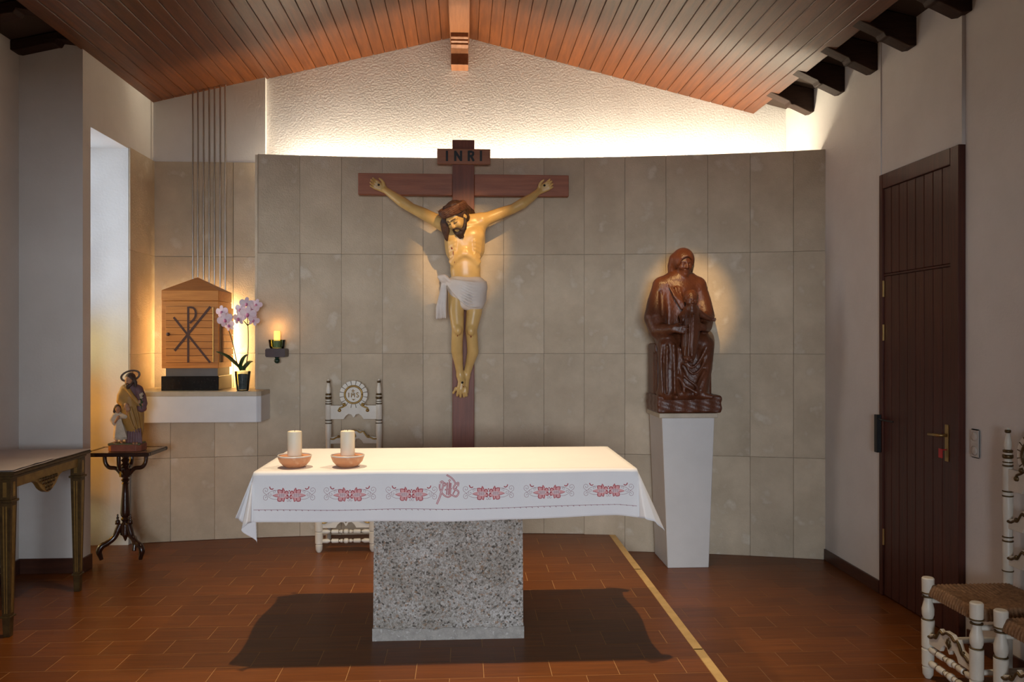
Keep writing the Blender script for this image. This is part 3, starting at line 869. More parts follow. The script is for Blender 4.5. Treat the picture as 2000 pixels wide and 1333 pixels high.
U, V = cloth_axis(AW, 70, 22), cloth_axis(AD, 26, 22)
vs = []
for v in V:
    for u in U: vs.append(cloth_pt(u, v))
fs = [(j * len(U) + i, j * len(U) + i + 1, (j + 1) * len(U) + i + 1, (j + 1) * len(U) + i) for j in range(len(V) - 1) for i in range(len(U) - 1)]
m = MB(); m._add(vs, fs)
co = m.build('cloth', 'linen', cl, smooth=True)
so = co.modifiers.new('thickness', 'SOLIDIFY'); so.thickness = 0.0016; so.offset = 1.0
# make sure the normals point up so that the thickness grows outwards
bm = bmesh.new(); bm.from_mesh(co.data); bm.faces.ensure_lookup_table()
if sum(f.normal.z for f in bm.faces) < 0: bmesh.ops.reverse_faces(bm, faces=bm.faces)
bm.to_mesh(co.data); bm.free()


def on_front(x, d, lift=0.0026):
    p = cloth_pt(x, -(AD + d)); return (p[0], p[1] - lift, p[2])


class Stitch(MB):
    """flat needlework on the front drop: local 2D (a right, b down) about a centre"""
    def __init__(s, cx, cd, unit): super().__init__(); s.cx, s.cd, s.u = cx, cd, unit; s.lift = 0.0026
    def P(s, p): return on_front(s.cx + p[0] * s.u, s.cd + p[1] * s.u, s.lift)
    def line(s, pts, w, smooth=5, closed=False):
        q = cr(pts, smooth, closed) if smooth > 1 else [np.array(p, float) for p in pts]
        n = len(q); vs = []; fs = []
        for i in range(n):
            if closed: t = q[(i + 1) % n] - q[i - 1]
            else: t = q[min(i + 1, n - 1)] - q[max(i - 1, 0)]
            L_ = np.hypot(*t) or 1; nn = np.array((-t[1], t[0])) / L_ * w / 2
            vs += [s.P(q[i] + nn), s.P(q[i] - nn)]
        for i in range(n if closed else n - 1):
            j = (i + 1) % n; fs.append((2 * i, 2 * i + 1, 2 * j + 1, 2 * j))
        return s._add(vs, fs)
    def fill(s, pts, smooth=3):
        q = cr(pts, smooth, True) if smooth > 1 else pts
        return s._add([s.P(p) for p in q], [tuple(range(len(q)))])


def spiral(cx, cy, r, a0, turns, sgn, n=14):
    return [(cx + r * (1 - 0.85 * i / n) * math.cos(a0 + sgn * turns * 2 * PI * i / n), cy + r * (1 - 0.85 * i / n) * math.sin(a0 + sgn * turns * 2 * PI * i / n)) for i in range(n + 1)]


def motif(px):
    cx = at_y(px, 962, AY - AD - 0.01).x - AX
    m = Stitch(cx, 0.118, 0.000331)
    for sx in (-1, 1):
        f = lambda pts: [(sx * a, b) for a, b in pts]
        m.mi = 0; m.lift = 0.0022      # grey-red scroll thread
        m.line(f([(165, -72), (230, -72), (300, -40), (350, 0)] + spiral(350, 42, 45, -1.2, 1.25, 1)), 5, 4)
        m.line(f([(175, 62), (240, 60), (310, 28), (360, -20)] + spiral(352, -72, 48, 0.9, 1.25, -1)), 5, 4)
        m.line(f(spiral(218, -52, 26, 1.2, 1.1, -1)), 4.5, 3)
        m.line(f([(310, -40)] + spiral(285, -8, 30, -0.6, 1.1, 1)), 4.5, 3)
        m.line(f(spiral(22, 82, 24, -1.3, 1.1, -1)), 4.5, 3)
        m.mi = 1; m.lift = 0.0024      # pink petals
        for q in ([(70, 0), (140, -30), (255, 0), (150, 32)], [(105, -20), (110, -70), (170, -80), (165, -20)], [(60, -25), (70, -75), (100, -112), (120, -40)],
                  [(20, -40), (45, -58), (70, -30), (55, -5), (18, -15)], [(18, 12), (50, 5), (72, 28), (45, 52), (20, 40)], [(95, 25), (130, 90), (170, 85), (170, 25)], [(60, 30), (65, 70), (78, 102), (115, 50)]):
            m.fill(f(q), 2)
        m.mi = 2; m.lift = 0.0027      # dark red edges
        m.line(f([(112, -25), (108, -68), (172, -78), (166, -30)]), 12, 2)
        m.line(f([(72, -60), (98, -108), (104, -60)]), 10, 2)
        m.line(f([(12, -20), (20, -50), (48, -60), (72, -28)]), 13, 3)
        m.line(f([(12, 0), (40, 0), (10, 20), (18, 48), (50, 50)]), 13, 3)
        m.line(f([(110, 45), (120, 92), (172, 84), (168, 40)]), 12, 2)
        m.line(f([(70, 40), (80, 98), (104, 76)]), 10, 2)
        m.line(f([(240, -102), (262, -88), (288, -100), (298, -128)]), 14, 3)
        m.line(f([(250, 6), (190, 26), (150, 28)]), 7, 3)
        m.mi = 3; m.lift = 0.0030      # pale centre
        m.fill([(sx * (112 + 58 * math.cos(t)), 4 + 33 * math.sin(t)) for t in [k * PI / 8 for k in range(16)]], 1)
        m.mi = 0; m.lift = 0.0032
        for k in (-30, 0, 30): m.line(f([(112 + k, -22), (112 + k, 30)]), 4, 1)
        for k in (-12, 8): m.line(f([(65, 4 + k), (160, 4 + k)]), 4, 1)
    m.mi = 2; m.lift = 0.0027
    m.fill([(11 * math.cos(k * PI / 4), -64 + 11 * math.sin(k * PI / 4)) for k in range(8)], 1)
    return m.build('embroidered_flowers', ['thread_grey', 'thread_pink', 'thread_red', 'thread_pale'], cl)


for px in (566, 684, 804, 954, 1072, 1188): motif(px)
cx = at_y(878, 950, AY - AD - 0.01).x - AX
m = Stitch(cx, 0.095, 0.000240)
strokes = [([(-200, -130), (-150, -160), (-140, -60), (-175, 50), (-200, 140), (-270, 300)], 40), ([(-205, -110), (-210, -30), (-170, 60), (-100, 130), (-20, 155), (50, 110)], 34), ([(-130, -140), (-80, -110), (-110, -60)], 30),
           ([(-45, -140), (-60, 110)], 30), ([(0, -150), (-20, 120)], 30), ([(30, -130), (15, 110)], 30), ([(-100, 10), (50, -15)], 26), ([(-15, -195), (20, -165)], 44),
           ([(180, -60), (190, -130), (130, -100), (85, -20), (160, 20), (195, 70), (150, 145), (80, 130), (70, 100)], 36), ([(70, 100), (120, 20), (160, -60)], 26), ([(-65, -295), (30, -240), (100, -170), (125, -110)], 34)]
for lift, grow, mi in ((0.0023, 0, 0), (0.0027, -20, 1)):
    m.mi = mi
    for i, (p, w_) in enumerate(strokes): m.lift = lift + 0.00004 * i; m.line(p, w_ + grow, 5)
tag(m.build('embroidered_monogram', ['thread_red', 'thread_pale'], cl), 'interlaced red letters of a monogram')
m = Stitch(0, 0, 1)
m.line([(x, 0.192 + 0.002 * math.sin(x * 9)) for x in lin_sp(-AW + 0.005, AW - 0.005, 90)], 0.0022, 1)
for x in lin_sp(-AW + 0.03, AW - 0.03, 62): m.line([(x, 0.192), (x + 0.006, 0.196)], 0.003, 1)
m.build('hem_stitching', 'thread_grey', cl)
# stitched seam along the front edge of the top
m = MB(); m.box(-AW + 0.02, AW - 0.02, -AD + 0.026, -AD + 0.0275, 0.0017, 0.0022); m.build('top_seam', 'thread_pale', cl)

# --- candles in glazed bowls
CT = AT + 0.0017
for px, lb in ((575.5, 'left'), (679, 'right')):
    p = at_y(px, 900, AY - 0.30)
    lab = 'shallow glazed terracotta bowl, %s one of the pair on the altar' % lb
    t = thing('candle_bowl', (p.x, AY - 0.30, CT), lab, 'bowl', 'terracotta candle bowls')
    m = MB(); m.lathe([(0.001, 0.0), (0.045, 0.0), (0.060, 0.010), (0.078, 0.030), (0.0865, 0.052), (0.088, 0.060)], n=40); m.build('bowl', 'terracotta', t, smooth=True, angle=60)
    m = MB(); m.lathe([(0.0882, 0.058), (0.0890, 0.062), (0.0865, 0.0655), (0.083, 0.064), (0.082, 0.059)], n=40); m.f = m.f[:-2]; m.m = m.m[:-2]; m.build('rim', 'glaze_white', t, smooth=True)
    m = MB(); m.lathe([(0.0825, 0.062), (0.072, 0.036), (0.055, 0.018), (0.001, 0.016)], n=40); m.f = m.f[:-2]; m.m = m.m[:-2]; m.build('inside_glaze', 'glaze_blue', t, smooth=True)
    c = thing('candle', (p.x, AY - 0.30, CT + 0.0165), 'thick cream pillar candle in the %s bowl on the altar' % lb, 'candle', 'pillar candles')
    m = MB(); m.lathe([(0.001, 0), (0.036, 0), (0.0375, 0.003), (0.0375, 0.166), (0.036, 0.172), (0.031, 0.174), (0.026, 0.168), (0.001, 0.165)], n=36); m.build('wax', 'wax', c, smooth=True, angle=50)
    MB().tube([(0, 0, 0.163), (0, 0, 0.172), (0.001, 0, 0.180)], 0.0013, 6).build('wick', 'wick', c)

# --- painted armchair-less chairs with turned posts
def ring(r, z, h=0.012, bulge=0.006): return [(r, z), (r + bulge, z + h * 0.25), (r + bulge, z + h * 0.75), (r, z + h)]


def split_lathe(parent, name, prof, gold, c, n=16):
    """white turned part + gilt rings as its own sub-part"""
    o = MB().lathe(prof, c, n).build(name, 'chair_white', parent, smooth=True, angle=35)
    g_ = MB()
    for r, z, h in gold: g_.lathe([(r - 0.004, z), (r + 0.003, z + h * 0.2), (r + 0.0035, z + h * 0.8), (r - 0.004, z + h)], c, n)
    if gold: g_.build('gilt_ring', 'dark_gilt', o, smooth=True, stuff=True)
    return o


def carved_rail(parent, name, w, y, zb, zt, crest, th=0.022, med=False):
    """flat rail with a shaped upper and lower edge, gilt scrolls on the face"""
    half = w / 2
    hgt = zt - zb
    if med:
        top = [(-half, zt), (-0.10, zt), (-0.085, zt + 0.018), (-0.06, zt + 0.03), (-0.04, zt + 0.055)]
    else:
        top = [(-half, zb + hgt * 0.45), (-half * 0.72, zb + hgt * 0.55), (-half * 0.55, zb + hgt * 0.62), (-half * 0.42, zb + hgt * 1.0), (-half * 0.30, zb + hgt * 0.92), (-half * 0.15, zb + hgt * 1.05)]
    top = top + [(-a, c) for a, c in top[::-1]]
    bot = [(half, zb), (half * 0.42, zb), (half * 0.34, zb + hgt * 0.22), (half * 0.22, zb + hgt * 0.38), (half * 0.10, zb + hgt * 0.34), (0.004, zb + hgt * 0.12)]
    bot = bot + [(-a, c) for a, c in bot[::-1]]
    o = MB().prism(top + bot, y - th / 2, y + th / 2).build(name, 'chair_white', parent, bevel=0.002)
    g_ = MB(); yf = y - th / 2 - 0.001
    for sx in (-1, 1):
        if med:
            pts = cr([(sx * 0.075, yf, zt + 0.020), (sx * 0.065, yf, zt + 0.002), (sx * 0.088, yf, zt - 0.012), (sx * 0.112, yf, zt - 0.022), (sx * 0.118, yf, zt - 0.042)], 4)
            g_.tube(pts, 0.007, 6); g_.ball((sx * 0.078, yf, zt + 0.008), 0.014, 10, 6); g_.ball((sx * 0.113, yf, zt - 0.040), 0.015, 10, 6)
        else:
            pts = cr([(sx * half * 0.99, yf, zb + hgt * 0.36), (sx * half * 0.86, yf, zb + hgt * 0.34), (sx * half * 0.72, yf, zb + hgt * 0.46), (sx * half * 0.60, yf, zb + hgt * 0.48), (sx * half * 0.50, yf, zb + hgt * 0.70), (sx * half * 0.40, yf, zb + hgt * 0.90), (sx * half * 0.28, yf, zb + hgt * 0.82), (sx * half * 0.14, yf, zb + hgt * 0.96), (0, yf, zb + hgt * 0.98)], 4)
            g_.tube(pts, 0.0078, 6, 0.8)
            g_.ball((sx * half * 0.64, yf, zb + hgt * 0.55), 0.010, 8, 6)
            g_.tube([(0, yf, zb + hgt * 0.36), (sx * 0.016, yf, zb + hgt * 0.56), (sx * 0.013, yf, zb + hgt * 0.76)], [0.003, 0.007, 0.002], 6)
    if not med: g_.tube([(0, yf, zb + hgt * 0.34), (0, yf, zb + hgt * 0.6), (0, yf, zb + hgt * 0.84)], [0.004, 0.009, 0.002], 6)
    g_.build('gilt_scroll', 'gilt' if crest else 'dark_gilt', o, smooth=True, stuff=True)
    return o


def turned_bar(parent, x0, x1, y, z):
    L_ = x1 - x0; p = []
    for a, r in ((0, 0.010), (0.03, 0.016), (0.12, 0.018), (0.17, 0.009), (0.20, 0.010), (0.21, 0.017), (0.33, 0.016), (0.37, 0.008), (0.39, 0.014), (0.43, 0.014), (0.445, 0.008), (0.465, 0.018), (0.5, 0.020)):
        p.append((r, a))
    p = p + [(r, 1 - a) for r, a in p[-2::-1]]
    o = MB().lathe([(r, x0 + a * L_) for r, a in p], (0, y, z), 12, 'x').build('front_stretcher', 'chair_white', parent, smooth=True, angle=50)
    g_ = MB()
    for a in (0.185, 0.35, 0.437, 0.563, 0.65, 0.815): g_.lathe([(0.006, x0 + a * L_ - 0.004), (0.0125, x0 + a * L_ - 0.002), (0.0125, x0 + a * L_ + 0.002), (0.006, x0 + a * L_ + 0.004)], (0, y, z), 12, 'x')
    g_.build('gilt_ring', 'dark_gilt', o, smooth=True, stuff=True)


def make_chair(loc, rz, label, group, bright):
    t = thing('chair', loc, label, 'chair', group, rz)
    hw, dp = 0.204, 0.43
    for sx in (-1, 1):
        # front post
        prof = [(0.014, 0), (0.026, 0.02), (0.028, 0.055), (0.022, 0.062), (0.030, 0.068), (0.031, 0.150), (0.024, 0.156), (0.031, 0.164), (0.032, 0.300), (0.022, 0.306), (0.030, 0.33), (0.031, 0.36), (0.021, 0.40), (0.019, 0.43), (0.028, 0.436), (0.030, 0.452), (0.031, 0.516), (0.026, 0.522)]
        split_lathe(t, 'front_post', prof, [(0.028, 0.303, 0.008), (0.026, 0.418, 0.010), (0.030, 0.438, 0.010)], (sx * hw, -dp / 2, 0))
        prof = [(0.022, 0), (0.024, 0.40), (0.024, 0.53), (0.026, 0.56), (0.026, 0.70), (0.021, 0.71), (0.023, 0.80), (0.026, 0.86), (0.025, 0.955), (0.020, 0.962), (0.024, 0.972), (0.026, 0.975), (0.026, 1.09), (0.020, 1.095), (0.023, 1.115), (0.016, 1.135), (0.022, 1.155), (0.015, 1.185), (0.020, 1.20), (0.018, 1.225), (0.011, 1.262), (0.008, 1.27), (0.012, 1.28), (0.010, 1.29), (0.003, 1.30)]
        split_lathe(t, 'back_post', prof, [(0.025, 0.545, 0.009), (0.024, 0.70, 0.010), (0.024, 0.722, 0.008), (0.024, 0.935, 0.011), (0.024, 0.960, 0.009), (0.023, 1.094, 0.010), (0.022, 1.112, 0.009), (0.023, 1.135, 0.024), (0.021, 1.165, 0.018), (0.012, 1.268, 0.020)], (sx * hw, dp / 2, 0))
        for z in (0.40, 0.19): MB().lathe([(0.012, -dp / 2 + 0.02), (0.017, -0.05), (0.017, 0.06), (0.011, dp / 2 - 0.02)], (sx * hw, 0, z), 10, 'y').build('side_stretcher', 'chair_white', t, smooth=True)
    # rush seat, woven towards the middle
    N_ = 110; vs = []; fs = []
    for j in range(N_ + 1):
        for i in range(N_ + 1):
            a, c = i / N_ * 2 - 1, j / N_ * 2 - 1
            e = max(abs(a), abs(c)); w_ = a if abs(c) > abs(a) else c
            z = 0.472 + 0.020 * e ** 2 - 0.050 * max(0, (e - 0.90) / 0.10) ** 2 + 0.0022 * math.sin(w_ * PI * 21)
            k2 = 1 + 0.012 * math.sin(w_ * PI * 21) * (e > 0.97)
            vs.append((a * (hw + 0.008) * k2, c * (dp / 2 + 0.010) * k2, z))
    nv = len(vs); vs += [(x, y_, 0.432) for x, y_, z in vs]
    for j in range(N_):
        for i in range(N_):
            o = j * (N_ + 1) + i; q = (o, o + 1, o + N_ + 2, o + N_ + 1); fs.append(q); fs.append(tuple(nv + k for k in q[::-1]))
    edge = [i for i in range(N_ + 1)] + [(j + 1) * (N_ + 1) - 1 for j in range(1, N_ + 1)] + [N_ * (N_ + 1) + i for i in range(N_ - 1, -1, -1)] + [j * (N_ + 1) for j in range(N_ - 1, 0, -1)]
    for k in range(len(edge)):
        a, c = edge[k], edge[(k + 1) % len(edge)]; fs.append((a, a + nv, c + nv, c))
    m = MB(); m._add(vs, fs); m.build('rush_seat', 'rush', t, smooth=True, angle=50)
    # top rail with medallion
    tr = carved_rail(t, 'top_rail', hw * 2 - 0.03, dp / 2, 0.972, 1.085, bright, 0.026, True)
    yc, zc = dp / 2, 1.173
    m = MB(); prof_ = []
    for k in range(96):
        a = 2 * PI * k / 96; r = 0.114 - 0.006 * (abs(math.cos(a * 8)) < 0.16)
        prof_.append((r * math.cos(a), zc + r * math.sin(a)))
    m.prism(prof_, yc - 0.014, yc + 0.012)
    md = m.build('medallion', 'chair_white', t, bevel=0.002)
    m = MB()
    for k in range(16):
        a = 2 * PI * (k + 0.5) / 16
        m.tube([(0.078 * math.cos(a), yc - 0.016, zc + 0.078 * math.sin(a)), (0.109 * math.cos(a), yc - 0.0155, zc + 0.109 * math.sin(a))], [0.0016, 0.0028], 6)
    m.build('flute_line', 'dark_gilt', md, stuff=True)
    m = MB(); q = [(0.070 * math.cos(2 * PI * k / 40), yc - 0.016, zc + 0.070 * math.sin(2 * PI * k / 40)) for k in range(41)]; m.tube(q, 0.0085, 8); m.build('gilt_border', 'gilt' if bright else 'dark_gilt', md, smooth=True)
    m = MB(); yl = yc - 0.0155
    def stroke(pts, r=0.0036): m.tube([(a, yl, zc + c) for a, c in pts], r, 6)
    stroke([(-0.038, -0.022), (-0.038, 0.016)]); stroke([(-0.016, -0.022), (-0.016, 0.016)]); stroke([(0.008, -0.022), (0.008, 0.016)]); stroke([(-0.016, -0.002), (0.008, -0.002)])
    stroke(cr([(0.042, 0.012), (0.032, 0.016), (0.025, 0.008), (0.034, -0.003), (0.042, -0.012), (0.034, -0.021), (0.024, -0.017)], 3)); stroke([(-0.003, 0.0), (-0.003, 0.044)], 0.003); stroke([(-0.016, 0.030), (0.012, 0.030)], 0.003)
    for sx in (-1, 0, 1): stroke([(0, -0.046), (sx * 0.012, -0.034)], 0.0025)
    tag(m.build('medallion_letters', 'gilt' if bright else 'dark_gilt', md, smooth=True), 'gilt letters IHS with a small cross')
    carved_rail(t, 'back_rail', hw * 2 - 0.03, dp / 2, 0.773, 0.885, bright)
    carved_rail(t, 'back_rail', hw * 2 - 0.03, dp / 2, 0.584, 0.690, bright)
    carved_rail(t, 'front_apron', hw * 2 - 0.04, -dp / 2, 0.185, 0.300, bright)
    for z in (0.156, 0.085): turned_bar(t, -hw + 0.02, hw - 0.02, -dp / 2, z)
    return t


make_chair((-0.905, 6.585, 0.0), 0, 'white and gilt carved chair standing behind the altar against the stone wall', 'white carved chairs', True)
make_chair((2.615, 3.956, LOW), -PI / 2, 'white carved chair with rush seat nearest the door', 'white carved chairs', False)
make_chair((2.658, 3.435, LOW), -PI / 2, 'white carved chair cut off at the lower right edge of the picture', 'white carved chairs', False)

# --- tapered white plinth for the carved statue
PX, PY = 1.716, 6.505
pl = thing('plinth', (PX, PY, LOW), 'tall white plinth tapering downward with a flat top slab under the statue', 'plinth')
m = MB(); m.hexa([(-0.160, -0.235, 0), (0.160, -0.235, 0), (-0.160, 0.195, 0), (0.160, 0.195, 0), (-0.205, -0.235, 1.155), (0.205, -0.235, 1.155), (-0.205, 0.20, 1.155), (0.205, 0.20, 1.155)])
m.build('shaft', 'pedestal_white', pl, bevel=0.004)
MB().box(-0.228, 0.228, -0.25, 0.20, 1.155, 1.190).build('top_slab', 'stone_cap', pl, bevel=0.004)

# --- shelf for the tabernacle
SX0, SX1, SY0 = -2.62, -1.593, 6.545
sh = thing('wall_shelf', (-2.1, SY0, 0.975), 'thick white plaster wall shelf with a cream stone top under the tabernacle', 'shelf')
poly = [(SX0 + 2.1, 0), (SX1 + 2.1 - 0.03, 0), (SX1 + 2.1, 0.03), (SX1 + 2.1, arc(SX1) - SY0 - 0.002), (-1.70 + 2.1, arc(-1.70) - SY0 - 0.004), (-1.716 + 2.1, YN - SY0 - 0.012), (SX0 + 2.1, YN - SY0 - 0.012)]
m = MB(); m.prism(poly, 0.0, 0.205, 'xy'); m.build('plaster_block', 'white_paint', sh, bevel=0.004)
m = MB(); m.prism(poly, 0.205, 0.240, 'xy'); m.build('stone_top', 'stone_cap', sh, bevel=0.003)
SZ = 0.975 + 0.240

# --- tabernacle
TX, TYF = at_y(371, 640, 6.70).x, 6.70
tw, td = 0.222, 0.375
tb = thing('tabernacle', (TX, TYF, SZ), 'honey coloured wooden tabernacle with pyramid roof and chi-rho door', 'tabernacle')
z0 = 0.178; z1 = z0 + 0.535; z2 = z1 + 0.085
MB().box(-tw - 0.002, tw + 0.002, 0.0, td, 0, 0.115).build('granite_base', 'black_granite', tb, bevel=0.003)
MB().box(-tw + 0.028, tw - 0.012, 0.02, td - 0.02, 0.115, z0).build('steel_neck', 'grey_steel', tb)
MB().box(-tw, tw, 0.004, td, z0, z1).build('body', 'honey_wood', tb, bevel=0.003)
MB().box(-tw - 0.001, tw + 0.001, 0.002, td, z1 + 0.002, z2).build('frieze', 'honey_wood', tb, bevel=0.003)
m = MB(); e = tw + 0.001
m._add([(-e, 0.002, z2), (e, 0.002, z2), (e, td, z2), (-e, td, z2), (0.0, td / 2, z2 + 0.118)], [(0, 3, 2, 1), (0, 1, 4), (1, 2, 4), (2, 3, 4), (3, 0, 4)]); m.build('roof', 'honey_roof', tb)
dr = MB().box(-0.185, 0.180, -0.004, 0.004, z0 + 0.045, z1 - 0.045).build('door', 'inlay_wood', tb)
ns = 8; dh = (z1 - z0 - 0.09) / ns
q = MB(); q.box(-0.185, 0.180, -0.012, -0.003, 0.0015, dh - 0.0015); so_ = q.build('door_slat', 'honey_wood', dr, bevel=0.0015)
for i in range(ns):
    o = so_ if i == 0 else link('door_slat', so_.data, dr)
    o.location = (0, 0, z0 + 0.045 + i * dh)
zc0 = z0 + 0.045; u_ = 0.000742  # zoom units of the door (480 wide, 600 high)
def dpt(a, c): return ((a - 395) * u_, zc0 + (955 - c) * u_)
m = MB()
def bar(a, c, w=0.0165):
    (x0, y0), (x1, y1) = a, c; L_ = math.hypot(x1 - x0, y1 - y0); nx, ny = -(y1 - y0) / L_ * w / 2, (x1 - x0) / L_ * w / 2
    m.prism([(x0 + nx, y0 + ny), (x1 + nx, y1 + ny), (x1 - nx, y1 - ny), (x0 - nx, y0 - ny)], -0.0134 - 0.0002 * (len(m.v) // 8), -0.0117)
bar(dpt(382, 355), dpt(382, 955)); bar(dpt(230, 470), dpt(612, 955)); bar(dpt(615, 356), dpt(240, 828), 0.019)
arcp = [dpt(*p) for p in cr([(392, 362), (440, 372), (462, 420), (450, 480), (400, 532)], 5)]
for a, c in zip(arcp[:-1], arcp[1:]): bar(a, c, 0.016)
tag(m.build('chi_rho', 'inlay_wood', dr), 'dark inlaid chi-rho sign')
m = MB(); m.lathe([(0.014, 0), (0.014, -0.006), (0.009, -0.012), (0.001, -0.013)], (-0.165, -0.012, zc0 + 0.225), 14, 'y'); m.build('keyhole_boss', 'inlay_wood', dr, smooth=True)
m = MB(); m.lathe([(0.004, z0 + 0.05), (0.004, z1 - 0.05)], (0.184, -0.010, 0), 8); m.build('hinge_strip', 'brass', dr)
for sx in (-1, 1):
    sp_ = MB().box(min(sx * tw, sx * (tw + 0.003)), max(sx * tw, sx * (tw + 0.003)), 0.10, td - 0.002, z0 + 0.045, z1 - 0.045).build('side_panel', 'inlay_wood', tb)
    q = MB(); q.box(-0.006, 0.006, 0.10, td - 0.002, 0.0015, dh - 0.0015); src = q.build('side_slat', 'honey_wood', sp_, bevel=0.0015)
    for i in range(ns):
        o = src if i == 0 else link('side_slat', src.data, sp_)
        o.location = (sx * (tw + 0.008), 0, z0 + 0.045 + i * dh)
    m = MB(); xa = sx * tw; m.box(min(xa, xa + sx * 0.004), max(xa, xa + sx * 0.004), 0.035, 0.099, z0 + 0.045, z1 - 0.045); m.build('side_inlay', 'inlay_wood', tb)
# lamp behind the tabernacle
lt = thing('tabernacle_backlight', (TX, TYF + td + 0.012, SZ), 'flat lamp panel hidden behind the wooden tabernacle', 'lamp')
MB().box(-0.20, 0.20, -0.006, 0.006, 0.0, 0.66).build('lamp_panel', 'frame_white', lt)
light('tabernacle_light', 'AREA', (TX + 0.01, TYF + td + 0.020, SZ + 0.40), 26.0, (1.0, 0.66, 0.28), (TX + 0.01, 9, SZ + 0.40), shape='RECTANGLE', size=0.41, size_y=0.58)

# --- rods hanging from the ceiling behind the tabernacle
for i, px in enumerate((379.5, 389.5, 400.5, 411.5, 422.0, 433.0, 443.0)):
    x = at_y(px - 3, 330, 7.155).x
    zt = ceil_z(x) - 0.002
    nth = ('leftmost', 'second', 'third', 'middle', 'fifth', 'sixth', 'rightmost')[i]
    o = MB().lathe([(0.0062, 0), (0.0065, 0.003), (0.0065, zt - SZ - 0.003), (0.0062, zt - SZ)], n=10).build('metal_rod', 'steel', None, smooth=True, angle=40, loc=(x, 7.155, SZ))
    tag(o, 'thin vertical metal rod above the tabernacle, %s of the seven' % nth, 'rod', 'seven metal rods')

# --- sanctuary lamp on its bracket
p = at_y(546, 690, arc(-1.38))
sl = thing('sanctuary_lamp', (p.x, arc(p.x), p.z - 0.03), 'small glowing candle in green glass on a dark wall bracket', 'lamp')
MB().box(-0.078, 0.078, -0.155, -0.001, 0.0, 0.068).build('bracket', 'bracket_dark', sl, bevel=0.006, seg=2)
m = MB(); m.lathe([(0.02, 0), (0.014, -0.012), (0.022, -0.022), (0.024, -0.034), (0.016, -0.048), (0.002, -0.054)][::-1], (0, -0.078, 0), 16); m.build('drop_ball', 'green_ball', sl, smooth=True)
m = MB(); m.lathe([(0.052, 0.0), (0.060, 0.012), (0.068, 0.070), (0.065, 0.070), (0.056, 0.014), (0.001, 0.010)], (0, -0.08, 0.069), 28); m.build('glass_cup', 'glass_green', sl, smooth=True, angle=60)
m = MB(); m.lathe([(0.001, 0), (0.028, 0), (0.030, 0.045), (0.026, 0.05)], (0, -0.08, 0.080), 20); m.build('candle_holder', 'glaze_white', sl, smooth=True, angle=50)
m = MB(); m.lathe([(0.001, 0), (0.025, 0.0), (0.025, 0.072), (0.021, 0.080), (0.001, 0.078)], (0, -0.08, 0.131), 20); m.build('glowing_candle', 'candle_glow', sl, smooth=True, angle=50)
light('sanctuary_glow', 'POINT', (p.x, arc(p.x) - 0.08, p.z + 0.21), 0.5, (1.0, 0.5, 0.15), shadow_soft_size=0.03)

# --- orchid in a glass pot
op = at_y(474, 762, 6.66)
orc = thing('potted_orchid', (op.x, 6.66, SZ), 'pale pink orchid with two flower stems in a dark glass pot', 'orchid')
k_ = 6.66 / F_PX * 0.18 * 1.02   # metres per unit of the 1222-wide enlargement
def oz(a, c, d=0.0): return ((a - 965) * k_, d, (1245 - c) * k_)
m = MB(); m.lathe([(0.001, 0), (0.042, 0), (0.046, 0.006), (0.062, 0.155), (0.059, 0.155), (0.045, 0.012), (0.001, 0.010)], n=28); m.build('glass_pot', 'pot_clear', orc, smooth=True, angle=60)
m = MB(); m.lathe([(0.001, 0.011), (0.043, 0.011), (0.0555, 0.128), (0.03, 0.134), (0.001, 0.130)], n=24); m.build('growing_bark', 'bark', orc, smooth=True, angle=60)
def leaf(path, wid):
    P = [np.array(p) for p in cr(path, 6)]; m = MB(); vs = []; n = len(P)
    for i, p in enumerate(P):
        t = P[min(i + 1, n - 1)] - P[max(i - 1, 0)]; t /= np.linalg.norm(t)
        s_ = np.cross(t, (0, -0.5, 1)); s_ /= np.linalg.norm(s_); nn = np.cross(s_, t)
        w_ = wid * (math.sin(PI * (0.12 + 0.86 * i / (n - 1))) ** 0.7)
        for d_, h_ in ((-1, 0.30), (0, 0), (1, 0.30)): vs.append(p + s_ * w_ * d_ + nn * w_ * h_)
        for d_, h_ in ((1, 0.22), (0, -0.08), (-1, 0.22)): vs.append(p + s_ * w_ * d_ + nn * (w_ * h_ - 0.002))
    fs = []
    for i in range(n - 1):
        for k in range(6): a, c = i * 6 + k, i * 6 + (k + 1) % 6; fs.append((a, c, c + 6, a + 6))
    fs += [tuple(range(6))[::-1], tuple((n - 1) * 6 + k for k in range(6))]
    m._add(vs, fs); m.build('leaf', 'leaf_green', orc, smooth=True)
leaf([oz(955, 1030, 0), oz(900, 960, -0.03), oz(820, 880, -0.06), oz(728, 832, -0.09)], 0.024)
leaf([oz(960, 1030, -0.01), oz(965, 960, -0.03), oz(1005, 890, -0.04), oz(1045, 860, -0.06)], 0.030)
leaf([oz(975, 1030, 0), oz(1000, 990, -0.05), oz(1030, 965, -0.08), oz(1055, 945, -0.10)], 0.018)
leaf([oz(965, 1030, 0), oz(985, 985, 0.04), oz(1010, 950, 0.07), oz(1040, 940, 0.10)], 0.020)
for path in ([oz(940, 1035, 0), oz(900, 940, 0.01), oz(865, 770, 0.01), oz(835, 650, 0), oz(820, 590, -0.02), oz(790, 500, -0.03), oz(760, 420, -0.02)], [oz(985, 1035, 0.01), oz(1012, 850, 0.02), oz(1016, 650, 0.02), oz(1012, 520, 0.01), oz(1014, 400, 0.0), oz(1010, 320, -0.01)],
             [oz(1013, 560, 0.01), oz(985, 520, -0.01), oz(950, 490, -0.02)], [oz(1013, 560, 0.01), oz(1045, 535, 0.0), oz(1080, 500, -0.01)]):
    m = MB(); q = cr(path, 6); m.tube(q, [0.0045 - 0.002 * i / len(q) for i in range(len(q))], 7); m.build('flower_stem', 'stem_green', orc, smooth=True)
